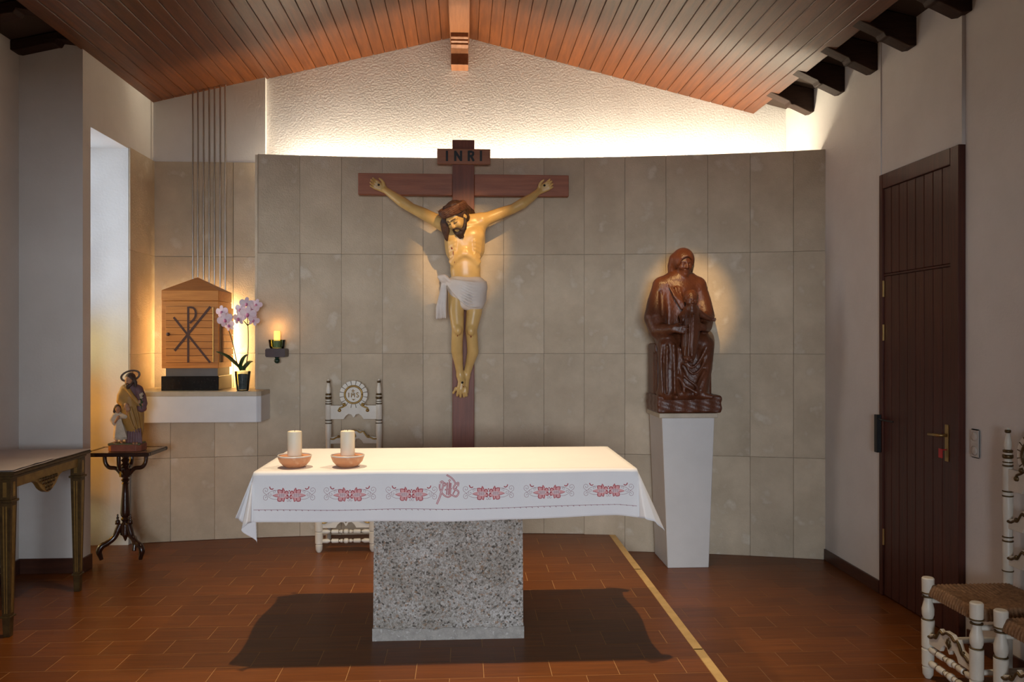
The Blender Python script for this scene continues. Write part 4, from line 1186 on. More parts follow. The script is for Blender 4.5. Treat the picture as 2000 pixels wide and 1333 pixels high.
def flower(a, c, d, size, yaw, pitch, roll):
    R_ = Matrix.Rotation(yaw, 3, 'Z') @ Matrix.Rotation(pitch, 3, 'X') @ Matrix.Rotation(roll, 3, 'Y')
    m = MB()
    for ang_, wl, ww in ((90, 1.0, 0.75), (14, 1.05, 1.15), (166, 1.05, 1.15), (-50, 0.95, 0.7), (-130, 0.95, 0.7)):
        t = math.radians(ang_); dx, dz = math.cos(t), math.sin(t); vs = []
        for sy in (0, 0.0022):
            for k in range(12):
                f_ = 2 * PI * k / 12; along = 0.5 + 0.5 * math.cos(f_); side = math.sin(f_) * ww * 0.5 * (0.55 + 0.45 * along)
                r = along * wl * size
                vs.append(Vector((dx * r - dz * side * size, -0.18 * size * (along - along ** 2 * 1.4) + sy, dz * r + dx * side * size)))
        o = len(m.v); vs = [R_ @ v for v in vs]
        m._add(vs, [tuple(range(12)), tuple(range(23, 11, -1))] + [(k, (k + 1) % 12, (k + 1) % 12 + 12, k + 12) for k in range(12)])
    f_ = m.build('flower', 'petal', orc, smooth=True, angle=50, loc=oz(a, c, d))
    q = MB(); q.ball((0, 0, 0), (0.20 * size, 0.22 * size, 0.28 * size), 10, 6); q.v = [tuple(R_ @ (Vector(v) + Vector((0, -0.12 * size, -0.10 * size)))) for v in q.v]
    q.build('lip', 'petal_lip', f_, smooth=True)
random.seed(3)
for a, c, d, s_ in ((762, 420, -0.03, 0.052), (800, 505, -0.045, 0.060), (840, 560, -0.04, 0.052), (812, 470, 0.0, 0.040), (1010, 335, -0.02, 0.054), (950, 395, -0.02, 0.052), (1035, 445, -0.05, 0.064), (935, 490, -0.03, 0.055), (1085, 510, -0.02, 0.048), (1100, 340, 0.02, 0.046), (1065, 400, 0.0, 0.05)):
    flower(a, c, d, s_, random.uniform(-0.5, 0.5), random.uniform(-0.2, 0.25), random.uniform(-0.4, 0.4))

# --- tripod table with framed top
QX, QY = -2.497, 6.24
tt = thing('tripod_table', (QX, QY, 0), 'dark turned wood tripod table carrying the painted statue', 'table')
u4 = 0.001187
def hz(v): return (1265 - v) * u4
prof = [(3, 1150), (10, 1135), (14, 1122), (24, 1112), (30, 1108), (30, 1045), (20, 1036), (18, 1028), (27, 1014), (20, 1002), (27, 990), (30, 975), (27, 930), (21, 850), (18, 800), (22, 792), (17, 784), (26, 770), (17, 760), (20, 752)]
MB().lathe([(r * u4, hz(v)) for r, v in prof], n=20).build('turned_column', 'mahogany_dark', tt, smooth=True, angle=40)
m = MB(); m.lathe([(34 * u4, hz(750)), (34 * u4, hz(702))], n=8, rot=PI / 8); m.lathe([(r * u4, hz(v)) for r, v in ((26, 702), (18, 692), (27, 676), (16, 664), (27, 648), (16, 636), (24, 626), (26, 606))], n=18); m.build('capital', 'mahogany_dark', tt, smooth=True, angle=40)
for k in range(3):
    a = math.radians((-30, 210, 90)[k]); ca, sa = math.cos(a), math.sin(a)
    P = cr([(26, 1040), (40, 1070), (62, 1118), (98, 1148), (132, 1165), (148, 1195), (140, 1225), (134, 1247)], 5)
    rr = [20, 19, 17, 17, 19, 18, 14, 12]
    R_ = [float(v[0]) * u4 for v in cr([(r,) for r in rr], 5)]
    lg = MB().tube([(p_[0] * u4 * ca, p_[0] * u4 * sa, hz(p_[1])) for p_ in P], R_, 10).build('leg', 'mahogany_dark', tt, smooth=True)
    m = MB(); m.lathe([(3 * u4, hz(978)), (6 * u4, hz(985)), (4 * u4, hz(992)), (9 * u4, hz(1002)), (5 * u4, hz(1010)), (14 * u4, hz(1020)), (15 * u4, hz(1040))], (44 * u4 * ca, 44 * u4 * sa, 0), 12); m.build('finial', 'mahogany_dark', lg, smooth=True)
for sx, sy in ((-1, 0), (1, 0), (0, 1), (0, -1)):
    P = cr([(24, 735), (55, 700), (100, 692), (122, 660), (126, 608)], 5)
    MB().tube([(sx * p_[0] * u4 * (1 if sx else .8), sy * p_[0] * u4 * .8, hz(p_[1])) for p_ in P], [13 * u4] * len(P), 8).build('bracket', 'mahogany_dark', tt, smooth=True)
tw_, td_ = 0.240, 0.19
m = MB(); zt = hz(606)
for x0, x1, y0, y1 in ((-tw_, tw_, -td_, -td_ + 0.032), (-tw_, tw_, td_ - 0.032, td_), (-tw_, -tw_ + 0.032, -td_ + 0.032, td_ - 0.032), (tw_ - 0.032, tw_, -td_ + 0.032, td_ - 0.032)): m.box(x0, x1, y0, y1, zt, zt + 0.028)
m.build('top_frame', 'mahogany_dark', tt, bevel=0.005, seg=2)
MB().box(-tw_ + 0.032, tw_ - 0.032, -td_ + 0.032, td_ - 0.032, zt + 0.004, zt + 0.026).build('top_inset', 'mirror_inset', tt)
QZ = zt + 0.028

# --- gilt console table on the left
KX0, KX1, KY0, KY1, KZ = -3.055, -2.43, 4.60, 5.535, 0.905
ct = thing('console_table', (-2.75, 5.06, 0), 'old gilt console table with fluted legs along the left wall', 'table')
def kb(m, x0, x1, y0, y1, z0, z1): return m.box(x0 + 2.75, x1 + 2.75, y0 - 5.06, y1 - 5.06, z0, z1)
m = MB(); kb(m, KX0, KX1, KY0, KY1, KZ - 0.022, KZ); kb(m, KX0, KX1 - 0.02, KY0 + 0.02, KY1 - 0.02, KZ - 0.042, KZ - 0.022); m.build('tabletop', 'dark_gilt', ct, bevel=0.006, seg=2)
m = MB(); kb(m, KX1 - 0.075, KX1 - 0.045, KY0 + 0.06, KY1 - 0.06, KZ - 0.10, KZ - 0.042); kb(m, KX0 + 0.01, KX1 - 0.06, KY1 - 0.085, KY1 - 0.06, KZ - 0.10, KZ - 0.042); kb(m, KX0 + 0.01, KX1 - 0.06, KY0 + 0.06, KY0 + 0.085, KZ - 0.10, KZ - 0.042); m.build('apron', 'gilt', ct, bevel=0.003)
ym = (KY0 + KY1) / 2 - 5.06; xf = KX1 - 0.06 + 2.75
poly = cr([(ym - 0.19, KZ - 0.095), (ym - 0.13, KZ - 0.115), (ym - 0.08, KZ - 0.16), (ym, KZ - 0.19), (ym + 0.08, KZ - 0.16), (ym + 0.13, KZ - 0.115), (ym + 0.19, KZ - 0.095)], 5)
m = MB(); m.prism([tuple(q) for q in poly], xf - 0.012, xf + 0.016, 'yz'); pe = m.build('carved_pendant', 'gilt', ct, bevel=0.003)
m = MB(); random.seed(11)
for j in range(4):
    for i in range(7 - j * 2 if j < 3 else 2):
        m.ball((xf + 0.016, ym + (i - (7 - j * 2 - 1) / 2) * 0.031 if j < 3 else ym + (i - 0.5) * 0.03, KZ - 0.105 - j * 0.022), (0.010, 0.014, 0.012), 8, 6)
m.build('carved_leafage', 'dark_gilt', pe, smooth=True)
def klegs(x, y):
    m = MB()
    def fr(h0, h1, z0, z1): m.hexa([(-h0, -h0, z0), (h0, -h0, z0), (-h0, h0, z0), (h0, h0, z0), (-h1, -h1, z1), (h1, -h1, z1), (-h1, h1, z1), (h1, h1, z1)])
    fr(0.018, 0.021, 0.0, 0.105); fr(0.029, 0.029, 0.105, 0.116); fr(0.021, 0.032, 0.116, 0.735); fr(0.040, 0.040, 0.735, 0.748); fr(0.032, 0.032, 0.748, KZ - 0.042)
    o = m.build('leg', 'dark_gilt', ct, bevel=0.002, loc=(x + 2.75, y - 5.06, 0))
    f_ = MB()
    for k in range(4):
        R_ = Matrix.Rotation(k * PI / 2, 3, 'Z')
        for dx in (-0.012, 0.004):
            q = [(dx * .7, -0.0225, 0.13), ((dx + 0.008) * .7, -0.0225, 0.13), (dx * .7, -0.0200, 0.13), ((dx + 0.008) * .7, -0.02, 0.13), (dx, -0.0330, 0.715), (dx + 0.008, -0.0330, 0.715), (dx, -0.030, 0.715), (dx + 0.008, -0.030, 0.715)]
            f_.hexa([tuple(R_ @ Vector(v)) for v in q])
        f_.hexa([tuple(R_ @ Vector(v)) for v in [(-0.010, -0.0335, 0.765), (0.010, -0.0335, 0.765), (-0.010, -0.03, 0.765), (0.010, -0.03, 0.765), (-0.010, -0.0335, 0.845), (0.010, -0.0335, 0.845), (-0.010, -0.03, 0.845), (0.010, -0.03, 0.845)]])
    f_.build('fluting', 'gilt', o)
for x in (KX1 - 0.06, KX0 + 0.05):
    for y in (KY0 + 0.06, KY1 - 0.06): klegs(x, y)
# paper sheets covering the console top
def sheet(name, x0, x1, y0, y1, z, lab, lift):
    m = MB(); nx, ny = 10, 14; vs = []; fs = []
    for dz in (0, 0.0012):
        for j in range(ny + 1):
            for i in range(nx + 1):
                a, c = i / nx, j / ny
                e = max(0, a - 0.85) / 0.15
                vs.append((x0 + (x1 - x0) * a, y0 + (y1 - y0) * c, z + dz + lift * (0.5 + 0.5 * math.sin(a * 4 + c * 7)) * 0.4 + lift * e * (0.4 + 0.6 * math.sin(c * 9) ** 2)))
    n = (nx + 1) * (ny + 1)
    for j in range(ny):
        for i in range(nx):
            o = j * (nx + 1) + i; q = (o, o + nx + 1, o + nx + 2, o + 1); fs += [q, tuple(n + k for k in q[::-1])]
    ed = [i for i in range(nx + 1)] + [(j + 1) * (nx + 1) - 1 for j in range(1, ny + 1)] + [ny * (nx + 1) + i for i in range(nx - 1, -1, -1)] + [j * (nx + 1) for j in range(ny - 1, 0, -1)]
    for k in range(len(ed)): a, c = ed[k], ed[(k + 1) % len(ed)]; fs.append((a, c, c + n, a + n))
    m._add(vs, fs); o = m.build(name, 'paper', smooth=True, angle=60); tag(o, lab, 'paper', 'papers on the console'); return o
sheet('paper_cover', KX0 + 0.01, KX1 + 0.004, KY0 + 0.01, KY1 - 0.004, KZ + 0.0005, 'large pale paper sheet covering the top of the console table', 0.004)
sheet('paper_cover', KX0 + 0.05, KX1 - 0.004, KY0 + 0.004, KY0 + 0.46, KZ + 0.0075, 'smaller pale paper sheet lying on the near end of the console table', 0.004)

# ================================================================== CARVED FIGURES
def frame(u, f):
    u = np.array(u, float); u /= np.linalg.norm(u); f = np.array(f, float); f -= u * (f @ u); f /= np.linalg.norm(f)
    return np.stack([np.cross(f, u), f, u], 1)


def front_y(sd, x, z):
    i = int(round((x - sd.lo[0]) / sd.h)); k = int(round((z - sd.lo[2]) / sd.h))
    col = np.argwhere(sd.F[i, :, k] < 0)
    return float(sd.ax[1][col[0, 0]]) if len(col) else 0.0


# --- crucifix
YC = 6.77
cxw = at_y(905, 500, YC).x
cru = thing('crucifix', (cxw, YC, 0), 'large wooden crucifix with a painted carved figure on the curved stone wall', 'crucifix')
def C(px, py, d=0.0):
    p = at_y(px, py, YC - d); return (p.x - cxw, -d, p.z)
xa, _, zt = C(883.5, 273); xb = C(926.5, 273)[0]
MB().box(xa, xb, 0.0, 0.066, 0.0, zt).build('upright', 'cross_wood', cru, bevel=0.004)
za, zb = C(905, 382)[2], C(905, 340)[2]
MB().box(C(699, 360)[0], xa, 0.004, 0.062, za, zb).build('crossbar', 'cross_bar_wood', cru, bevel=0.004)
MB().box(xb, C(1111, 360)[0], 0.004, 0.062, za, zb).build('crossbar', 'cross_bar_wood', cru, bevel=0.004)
x0, _, z0_ = C(854, 321.5); x1, _, z1_ = C(957.5, 293)
pt = MB().box(x0, x1, -0.026, -0.001, z0_, z1_).build('inscription_plate', 'plate_wood', cru, bevel=0.003)
m = MB(); w5 = 0.0185
def lbar(a, c, w_=w5):
    (ax_, az), (bx_, bz) = a, c; L_ = math.hypot(bx_ - ax_, bz - az); nx, nz = -(bz - az) / L_ * w_ / 2, (bx_ - ax_) / L_ * w_ / 2
    m.prism([(ax_ + nx, az + nz), (bx_ + nx, bz + nz), (bx_ - nx, bz - nz), (ax_ - nx, az - nz)], -0.0282 - 0.0003 * len(m.v) / 8, -0.0262)
def zz(a, c): p = C(680 + a * 0.225, 260 + c * 0.225); return (p[0], p[2])
def letter(nm, strokes):
    global m
    m = MB()
    for a, c in strokes: lbar(zz(*a), zz(*c))
    m.build('letter_' + nm, 'black_paint', pt)
letter('i', [((858, 160), (858, 250))])
letter('n', [((930, 160), (930, 250)), ((980, 160), (980, 250)), ((930, 166), (980, 244))])
letter('r', [((1047, 160), (1047, 250)), ((1047, 168), (1078, 170)), ((1078, 168), (1088, 186)), ((1088, 184), (1076, 206)), ((1078, 206), (1047, 208)), ((1066, 206), (1090, 250))])
letter('i', [((1152, 160), (1152, 250))])

sd = Sdf((-0.80, -0.40, C(905, 786)[2]), (0.80, 0.02, C(905, 330)[2]), 0.0048)
L4 = lambda px, py, d, r: (*C(px, py, d), r)
# torso
sd.ell(C(907.5, 476, 0.115), (0.147, 0.105, 0.190), k=0.04)
sd.ell(C(909, 525, 0.120), (0.122, 0.080, 0.15), k=0.05)
sd.ell(C(912, 562, 0.115), (0.140, 0.095, 0.11), k=0.05)
sd.chain([L4(868, 436, 0.12, 0.060), L4(905, 437, 0.12, 0.072), L4(938, 431, 0.12, 0.060)], k=0.05)
sd.ell(C(887, 462, 0.165), (0.072, 0.042, 0.055), k=0.05)
sd.ell(C(928, 459, 0.165), (0.070, 0.042, 0.055), k=0.05)
sd.chain([L4(903, 440, 0.13, 0.056), L4(896, 428, 0.18, 0.052)], k=0.04)                       # neck
for a in (-1, 1):
    sd.chain([L4(908, 493, 0.208, 0.010), L4(908 + a * 13, 501, 0.206, 0.011), L4(908 + a * 25, 515, 0.178, 0.010)], k=0.05)  # costal arch
    for i in range(5):
        sd.chain([L4(908 + a * 20, 472 + 8.0 * i, 0.214 - 0.004 * i, 0.003), L4(908 + a * 30, 477 + 8.5 * i, 0.168, 0.003)], k=0.030)
    sd.chain([L4(908 + a * 6, 440, 0.185, 0.010), L4(908 + a * 26, 437, 0.172, 0.011)], k=0.02)   # collar bones
sd.chain([L4(908, 448, 0.245, 0.006), L4(908, 492, 0.245, 0.006)], k=0.03, op='s')
sd.chain([L4(909, 506, 0.225, 0.005), L4(909, 538, 0.220, 0.005)], k=0.025, op='s')
sd.ell(C(909, 533, 0.215), (0.008, 0.012, 0.010), k=0.01, op='s')
# arms
sd.chain([L4(862, 436, 0.125, 0.056), L4(845, 427, 0.115, 0.050), L4(826, 417, 0.105, 0.047), L4(804, 407, 0.085, 0.039), L4(786, 395, 0.078, 0.043), L4(766, 381, 0.055, 0.033), L4(752, 371, 0.042, 0.025)], k=0.03)
sd.chain([L4(943, 431, 0.125, 0.056), L4(960, 424, 0.115, 0.050), L4(980, 416, 0.105, 0.046), L4(1002, 408, 0.085, 0.039), L4(1020, 398, 0.078, 0.043), L4(1039, 385, 0.055, 0.033), L4(1052, 374, 0.042, 0.025)], k=0.03)
sd.chain([L4(938, 446, 0.09, 0.034), L4(934, 490, 0.09, 0.040)], k=0.06); sd.chain([L4(877, 450, 0.09, 0.034), L4(883, 492, 0.09, 0.040)], k=0.06)
sculpt_hand(sd, C(752, 371, 0.042), (-0.90, -0.08, 0.48), (0.35, 0, 0.9), (0, -1, 0), 0.150, curl=0.50, r=0.0092)
sculpt_hand(sd, C(1052, 374, 0.042), (0.88, -0.08, 0.52), (-0.35, 0, 0.9), (0, -1, 0), 0.150, curl=0.50, r=0.0092)
# legs
sd.chain([L4(893, 570, 0.125, 0.074), L4(891, 606, 0.150, 0.063), L4(894, 643, 0.180, 0.047), L4(892.5, 668, 0.150, 0.046), L4(892.5, 686, 0.125, 0.047), L4(896, 712, 0.095, 0.034), L4(899, 734, 0.085, 0.027)], k=0.02)
sd.chain([L4(927, 573, 0.125, 0.074), L4(926, 610, 0.150, 0.063), L4(920.5, 644, 0.175, 0.047), L4(922.5, 668, 0.145, 0.046), L4(923.5, 688, 0.115, 0.047), L4(917, 712, 0.075, 0.034), L4(911, 735, 0.055, 0.027)], k=0.02)
sd.ell(C(894.5, 646, 0.222), (0.026, 0.020, 0.034), k=0.02); sd.ell(C(920, 647, 0.216), (0.026, 0.020, 0.034), k=0.02)
sd.chain([L4(899, 734, 0.085, 0.030), L4(902, 747, 0.108, 0.031), L4(900, 760, 0.112, 0.033)], k=0.02, sq=((0, 1, 0), 1.25))
for k, (bx, tx, ty) in enumerate(((890.5, 885.5, 768), (895.5, 893, 773), (900, 899.5, 775.5), (905, 906, 775), (909, 911, 773))):
    sd.chain([L4(bx, 759, 0.115, 0.013), L4((bx + tx) / 2, (759 + ty) / 2, 0.122, 0.0105), L4(tx, ty, 0.112, 0.0105 if k < 4 else 0.012)], k=0.006)
sd.chain([L4(911, 735, 0.055, 0.028), L4(909, 750, 0.05, 0.030), L4(908, 766, 0.045, 0.030)], k=0.02)
# head bowed to the lower left
HR = frame((-0.50, -0.40, 0.77), (-0.50, -0.70, -0.55)); hh = 0.240
hc = np.array(C(892, 425, 0.235)); ho = hc - hh * (HR @ np.array((0, 0, 0.5)))
T = sculpt_head(sd, ho, HR, hh)
body = sd.build('carved_figure', 'skin', cru)
tag(body, 'pale ochre painted carved figure with outstretched arms')
# wounds and nails
for nm, px, py, rr in (('nail', 741, 364, 0.010), ('nail', 1062, 365, 0.010), ('nail', 903, 746, 0.010)):
    p = C(px, py); y = front_y(sd, p[0], p[2])
    m = MB(); m.lathe([(0.004, 0.02), (0.004, -0.003), (rr, -0.005), (rr * 0.8, -0.013), (0.001, -0.015)], (p[0], y, p[2]), 10, 'y'); m.build(nm, 'black_metal', body, smooth=True)
def patch(px, py, w_, h_):
    p = C(px, py); y = front_y(sd, p[0], p[2])
    MB().ball((p[0], y + 0.003, p[2]), (w_, 0.006, h_), 10, 6).build('painted_wound', 'wound', body, smooth=True)
patch(884.5, 490, 0.012, 0.013); patch(886, 500, 0.004, 0.022); patch(888.5, 514, 0.003, 0.024); patch(894, 655, 0.005, 0.014); patch(919.5, 657, 0.005, 0.014)
patch(742, 370, 0.004, 0.010); patch(1061, 371, 0.004, 0.010); patch(905, 754, 0.006, 0.008)
for s2 in (-1, 1):
    pts = cr([T(s2 * 0.065, 0.352, 0.485), T(s2 * 0.115, 0.362, 0.470), T(s2 * 0.165, 0.345, 0.470), T(s2 * 0.205, 0.310, 0.485)], 4)
    MB().tube(pts, 0.0028, 6).build('eyelid_line', 'hair_brown', body)
    pts = cr([T(s2 * 0.04, 0.392, 0.585), T(s2 * 0.12, 0.380, 0.605), T(s2 * 0.22, 0.325, 0.595)], 4)
    MB().tube(pts, [0.0045 - 0.0003 * i for i in range(len(pts))], 6).build('eyebrow', 'hair_brown', body)
# hair, crown of thorns, beard
sh_ = Sdf((-0.28, -0.42, C(905, 480)[2]), (0.16, 0.02, C(905, 380)[2]), 0.0046)
sh_.ell(T(0, -0.09, 0.63), np.array((0.37, 0.43, 0.42)) * hh, k=0.02, R=HR)
sh_.chain([(*T(0, -0.32, 0.45), 0.05), (*T(0, -0.30, 0.15), 0.045)], k=0.03)
sh_.ell(T(0, 0.42, 0.36), np.array((0.30, 0.32, 0.42)) * hh, k=0.02, op='s', R=HR)
sh_.chain([L4(869, 424, 0.25, 0.022), L4(866, 436, 0.235, 0.026), L4(868, 450, 0.22, 0.024), L4(871, 462, 0.21, 0.017), L4(873.5, 470, 0.20, 0.008)], k=0.02)
sh_.chain([L4(872, 436, 0.24, 0.020), L4(874, 452, 0.225, 0.018), L4(872, 466, 0.205, 0.010)], k=0.015)
sh_.chain([L4(900, 404, 0.20, 0.030), L4(912, 408, 0.165, 0.030), L4(922, 414, 0.125, 0.020), L4(927, 418, 0.11, 0.008)], k=0.02)
for i in range(14):   # carved strands
    a = -1.2 + 2.4 * i / 13
    sh_.chain([(*T(0.30 * math.sin(a), -0.05 + 0.1 * math.cos(a), 1.02 - 0.05 * abs(a)), 0.007), (*T(0.40 * math.sin(a), 0.02 - 0.35 * (1 - math.cos(a * 0.6)), 0.62), 0.009), (*T(0.38 * math.sin(a), -0.12, 0.34), 0.007)], k=0.010)
sh_.build('hair', 'hair_brown', body)
m = MB()
for s_i in range(9):
    pts = []; ph = s_i * 2 * PI / 9
    for k in range(61):
        a = 2 * PI * k / 60; tw2 = ph + 5 * a
        rr = 0.43 + 0.060 * math.cos(tw2); z_ = 0.78 + 0.135 * math.sin(tw2)
        pts.append(T(rr * math.sin(a) * 0.90, rr * math.cos(a) * 1.02 - 0.06, z_ + 0.10 * math.cos(a)))
    m.tube(pts, 0.0068, 6)
random.seed(5)
for k in range(26):
    a = random.uniform(0, 2 * PI); z_ = 0.73 + 0.10 * math.cos(a) + random.uniform(-0.06, 0.10)
    p0 = T(0.42 * math.sin(a) * 0.9, 0.42 * math.cos(a) * 1.02 - 0.06, z_); p1 = T(0.58 * math.sin(a + random.uniform(-.25, .25)) * 0.9, 0.58 * math.cos(a) - 0.06, z_ + random.uniform(-0.02, 0.14))
    m.tube([p0, p1], [0.004, 0.0008], 5)
m.build('crown_of_thorns', 'crown_brown', body, smooth=True)
sb = Sdf((-0.22, -0.42, C(905, 482)[2]), (0.14, -0.10, C(905, 400)[2]), 0.0040)
for s2 in (-1, 1):
    sb.chain([(*T(s2 * 0.305, 0.02, 0.46), 0.008), (*T(s2 * 0.285, 0.06, 0.32), 0.015), (*T(s2 * 0.20, 0.19, 0.14), 0.020), (*T(s2 * 0.06, 0.29, 0.06), 0.024), (*T(s2 * 0.05, 0.31, -0.08), 0.014)], k=0.015)
    sb.chain([(*T(s2 * 0.01, 0.385, 0.300), 0.008), (*T(s2 * 0.10, 0.345, 0.265), 0.009), (*T(s2 * 0.155, 0.29, 0.17), 0.010)], k=0.008)
sb.build('beard', 'beard_dark', body)
# loincloth
sl_ = Sdf((-0.30, -0.36, C(905, 632)[2]), (0.26, 0.0, C(905, 535)[2]), 0.0046)
sl_.ell(C(913, 562, 0.120), (0.160, 0.115, 0.085), k=0.03)
sl_.chain([L4(925, 560, 0.13, 0.095), L4(926, 590, 0.15, 0.086)], k=0.03)
sl_.chain([L4(896, 556, 0.135, 0.088), L4(897, 570, 0.150, 0.080)], k=0.03)
sl_.chain([L4(910, 560, 0.15, 0.08), L4(909, 593, 0.175, 0.050)], k=0.03)
sl_.box(C(909, 519, 0.12), (0.4, 0.3, 0.090), 0.005, k=0.012, op='s')
for i in range(9):   # sweeping folds from the right hip to the knot
    t = i / 8
    q = [(949, 551 + 36 * t, 0.120), (940, 553 + 42 * t, 0.190), (922, 552 + 48 * t, 0.232 + 0.012 * t), (902, 549 + 40 * t ** 1.3, 0.240 + 0.010 * t), (884, 547 + 22 * t, 0.215), (872, 546 + 6 * t, 0.190)]
    sl_.chain([L4(*v, 0.0075) for v in cr(q, 3)], k=0.012)
sl_.ell(C(867, 545, 0.185), (0.040, 0.035, 0.034), k=0.015)
sl_.chain([L4(858, 541, 0.19, 0.016), L4(868, 540, 0.215, 0.018), L4(878, 549, 0.215, 0.014)], k=0.01)
for i in range(5):
    t = i / 4
    sl_.chain([L4(866 + 3 * t, 550, 0.18, 0.014), L4(862 + 7 * t, 574, 0.19 - 0.02 * (i % 2), 0.016), L4(855 + 13 * t, 602, 0.18 - 0.02 * (i % 2), 0.016), L4(853.5 + 16 * t, 622 - 2 * t, 0.175 - 0.015 * (i % 2), 0.010)], k=0.008)
sl_.build('loincloth', 'loin_linen', body)

# --- carved mother and child
mp = at_y(1333.8, 800, 6.47)
mad = thing('carved_statue', (mp.x, 6.47, LOW + 1.190), 'dark carved wooden statue of a seated veiled mother holding a child', 'statue')
UM, KD = 0.0011175, 0.62
def D(a, c, d=0.0):
    p = at_y(1220 + a * 0.2775, 460 + c * 0.2775, 6.47 - d * KD); return (p.x - mp.x, -d * KD, p.z - LOW - 1.190)
D4 = lambda a, c, d, r: (*D(a, c, d), r)
sb = Sdf((-0.30, -0.26, -0.01), (0.30, 0.24, 0.18), 0.006)
sb.box((0.0, -0.01, 0.069), (0.252, 0.195, 0.069), 0.018)
sb.warp(lambda x, y, z: 0.004 * np.sin(x * 60 + 2) * np.sin(y * 50) + 0.003 * np.sin(z * 90 + x * 30), (-9, -9, 0.012))
sb.box((0, 0, -0.05), (0.5, 0.5, 0.05), 0.001, k=0.001, op='s')
sb.build('base', 'carved_wood', mad)
ss = Sdf((-0.28, -0.15, 0.10), (0.26, 0.24, 0.58), 0.006)
ss.box((-0.01, 0.085, 0.33), (0.228, 0.10, 0.205), 0.015)
ss.box((-0.212, 0.05, 0.50), (0.030, 0.12, 0.035), 0.012, k=0.008); ss.box((0.19, 0.05, 0.50), (0.030, 0.12, 0.035), 0.012, k=0.008)
ss.chain([(-0.212, -0.05, 0.47, 0.022), (-0.212, -0.05, 0.14, 0.024)], k=0.01); ss.chain([(0.19, -0.05, 0.47, 0.022), (0.19, -0.05, 0.14, 0.024)], k=0.01)
ss.build('seat', 'carved_wood', mad)
sf = Sdf((-0.38, -0.42, 0.10), (0.30, 0.24, 1.33), 0.0056)
sf.chain([D4(400, 640, 0.0, 0.150), D4(392, 500, 0.0, 0.150), D4(388, 400, 0.02, 0.140), D4(390, 340, 0.03, 0.110)], k=0.04, sq=((0, 1, 0), 1.2))
sf.chain([D4(268, 352, 0.02, 0.062), D4(330, 322, 0.03, 0.066), D4(395, 308, 0.03, 0.070), D4(455, 322, 0.03, 0.066), D4(505, 350, 0.02, 0.062)], k=0.05)
sf.chain([D4(400, 300, 0.05, 0.056), D4(412, 250, 0.10, 0.050)], k=0.03)
MR = frame((0.03, -0.16, 0.98), (0.12, -0.94, -0.26)); mh = 0.205
mo = np.array(D(414, 196, 0.11)) - mh * (MR @ np.array((0, 0, 0.5)))
TM = sculpt_head(sf, mo, MR, mh)
# cloak sleeves
sf.chain([D4(258, 360, 0.02, 0.068), D4(232, 470, 0.04, 0.080), D4(216, 580, 0.10, 0.088), D4(238, 670, 0.18, 0.070), D4(295, 668, 0.34, 0.050), D4(335, 660, 0.45, 0.030)], k=0.04)
sf.chain([D4(198, 600, 0.05, 0.040), D4(196, 650, 0.06, 0.038), D4(240, 718, 0.10, 0.030)], k=0.03)
sf.chain([D4(515, 360, 0.02, 0.066), D4(545, 470, 0.04, 0.072), D4(570, 570, 0.10, 0.070), D4(570, 640, 0.28, 0.050), D4(556, 650, 0.43, 0.030)], k=0.04)
sculpt_hand(sf, D(335, 658, 0.47), (1, -0.38, -0.08), (0, 0, 1), (0, 1, 0), 0.125, curl=0.22, r=0.0085)
sculpt_hand(sf, D(556, 648, 0.45), (-1, -0.40, -0.08), (0, 0, 1), (0, 1, 0), 0.115, curl=0.22, r=0.008)
# lap, skirt
sf.ell(D(425, 745, 0.10), (0.21, 0.15, 0.080), k=0.04)
sf.chain([D4(300, 735, 0.0, 0.095), D4(308, 775, 0.26, 0.085), D4(312, 950, 0.24, 0.080), D4(318, 1110, 0.24, 0.092)], k=0.035)
sf.chain([D4(545, 735, 0.0, 0.095), D4(560, 770, 0.26, 0.078), D4(552, 930, 0.22, 0.070), D4(515, 1090, 0.24, 0.080)], k=0.035)
sf.chain([D4(430, 800, 0.12, 0.125), D4(420, 1090, 0.14, 0.135)], k=0.05, sq=((0, 1, 0), 1.15))
sf.ell(D(400, 1115, 0.20), (0.190, 0.120, 0.055), k=0.04)
for pts in ([(262, 770, .36), (256, 900, .36), (268, 1110, .38)], [(300, 780, .42), (298, 900, .40), (300, 1110, .42)], [(345, 775, .40), (350, 900, .38), (352, 1110, .42)], [(385, 800, .34), (392, 950, .34), (420, 1100, .40)],
            [(395, 800, .36), (432, 885, .37), (478, 930, .38), (528, 880, .38), (578, 790, .38)], [(405, 870, .33), (440, 940, .37), (490, 975, .38), (540, 930, .37), (590, 830, .34)], [(400, 950, .32), (440, 1010, .36), (505, 1060, .40), (520, 1110, .42)], [(380, 1000, .36), (430, 1060, .40), (500, 1105, .43)], [(600, 800, .30), (590, 930, .30), (540, 1090, .36)], [(560, 960, .34), (520, 1040, .38), (505, 1120, .42)]):
    sf.chain([D4(*q, 0.011) for q in cr(pts, 3)], k=0.022)
for pts in ([(280, 780, .44), (276, 1100, .46)], [(324, 780, .47), (326, 1100, .47)], [(415, 830, .38), (470, 950, .44), (560, 850, .44)], [(420, 930, .36), (480, 1015, .44), (520, 1020, .44)], [(255, 400, .14), (262, 560, .22)], [(300, 380, .20), (312, 560, .26)], [(520, 400, .16), (535, 540, .24)]):
    sf.chain([D4(*q, 0.007) for q in cr(pts, 4)], k=0.022, op='s')
for i in range(4):   # folds across the chest
    sf.chain([D4(310 + i * 25, 350 + i * 8, .20, 0.006), D4(350 + i * 20, 430 + i * 10, .245, 0.007), D4(400 + i * 15, 520, .25, 0.006)], k=0.02)
sf.chain([D4(350, 1135, .40, 0.024), D4(365, 1140, .50, 0.018)], k=0.02); sf.chain([D4(560, 1130, .34, 0.028), D4(610, 1138, .36, 0.020)], k=0.02)
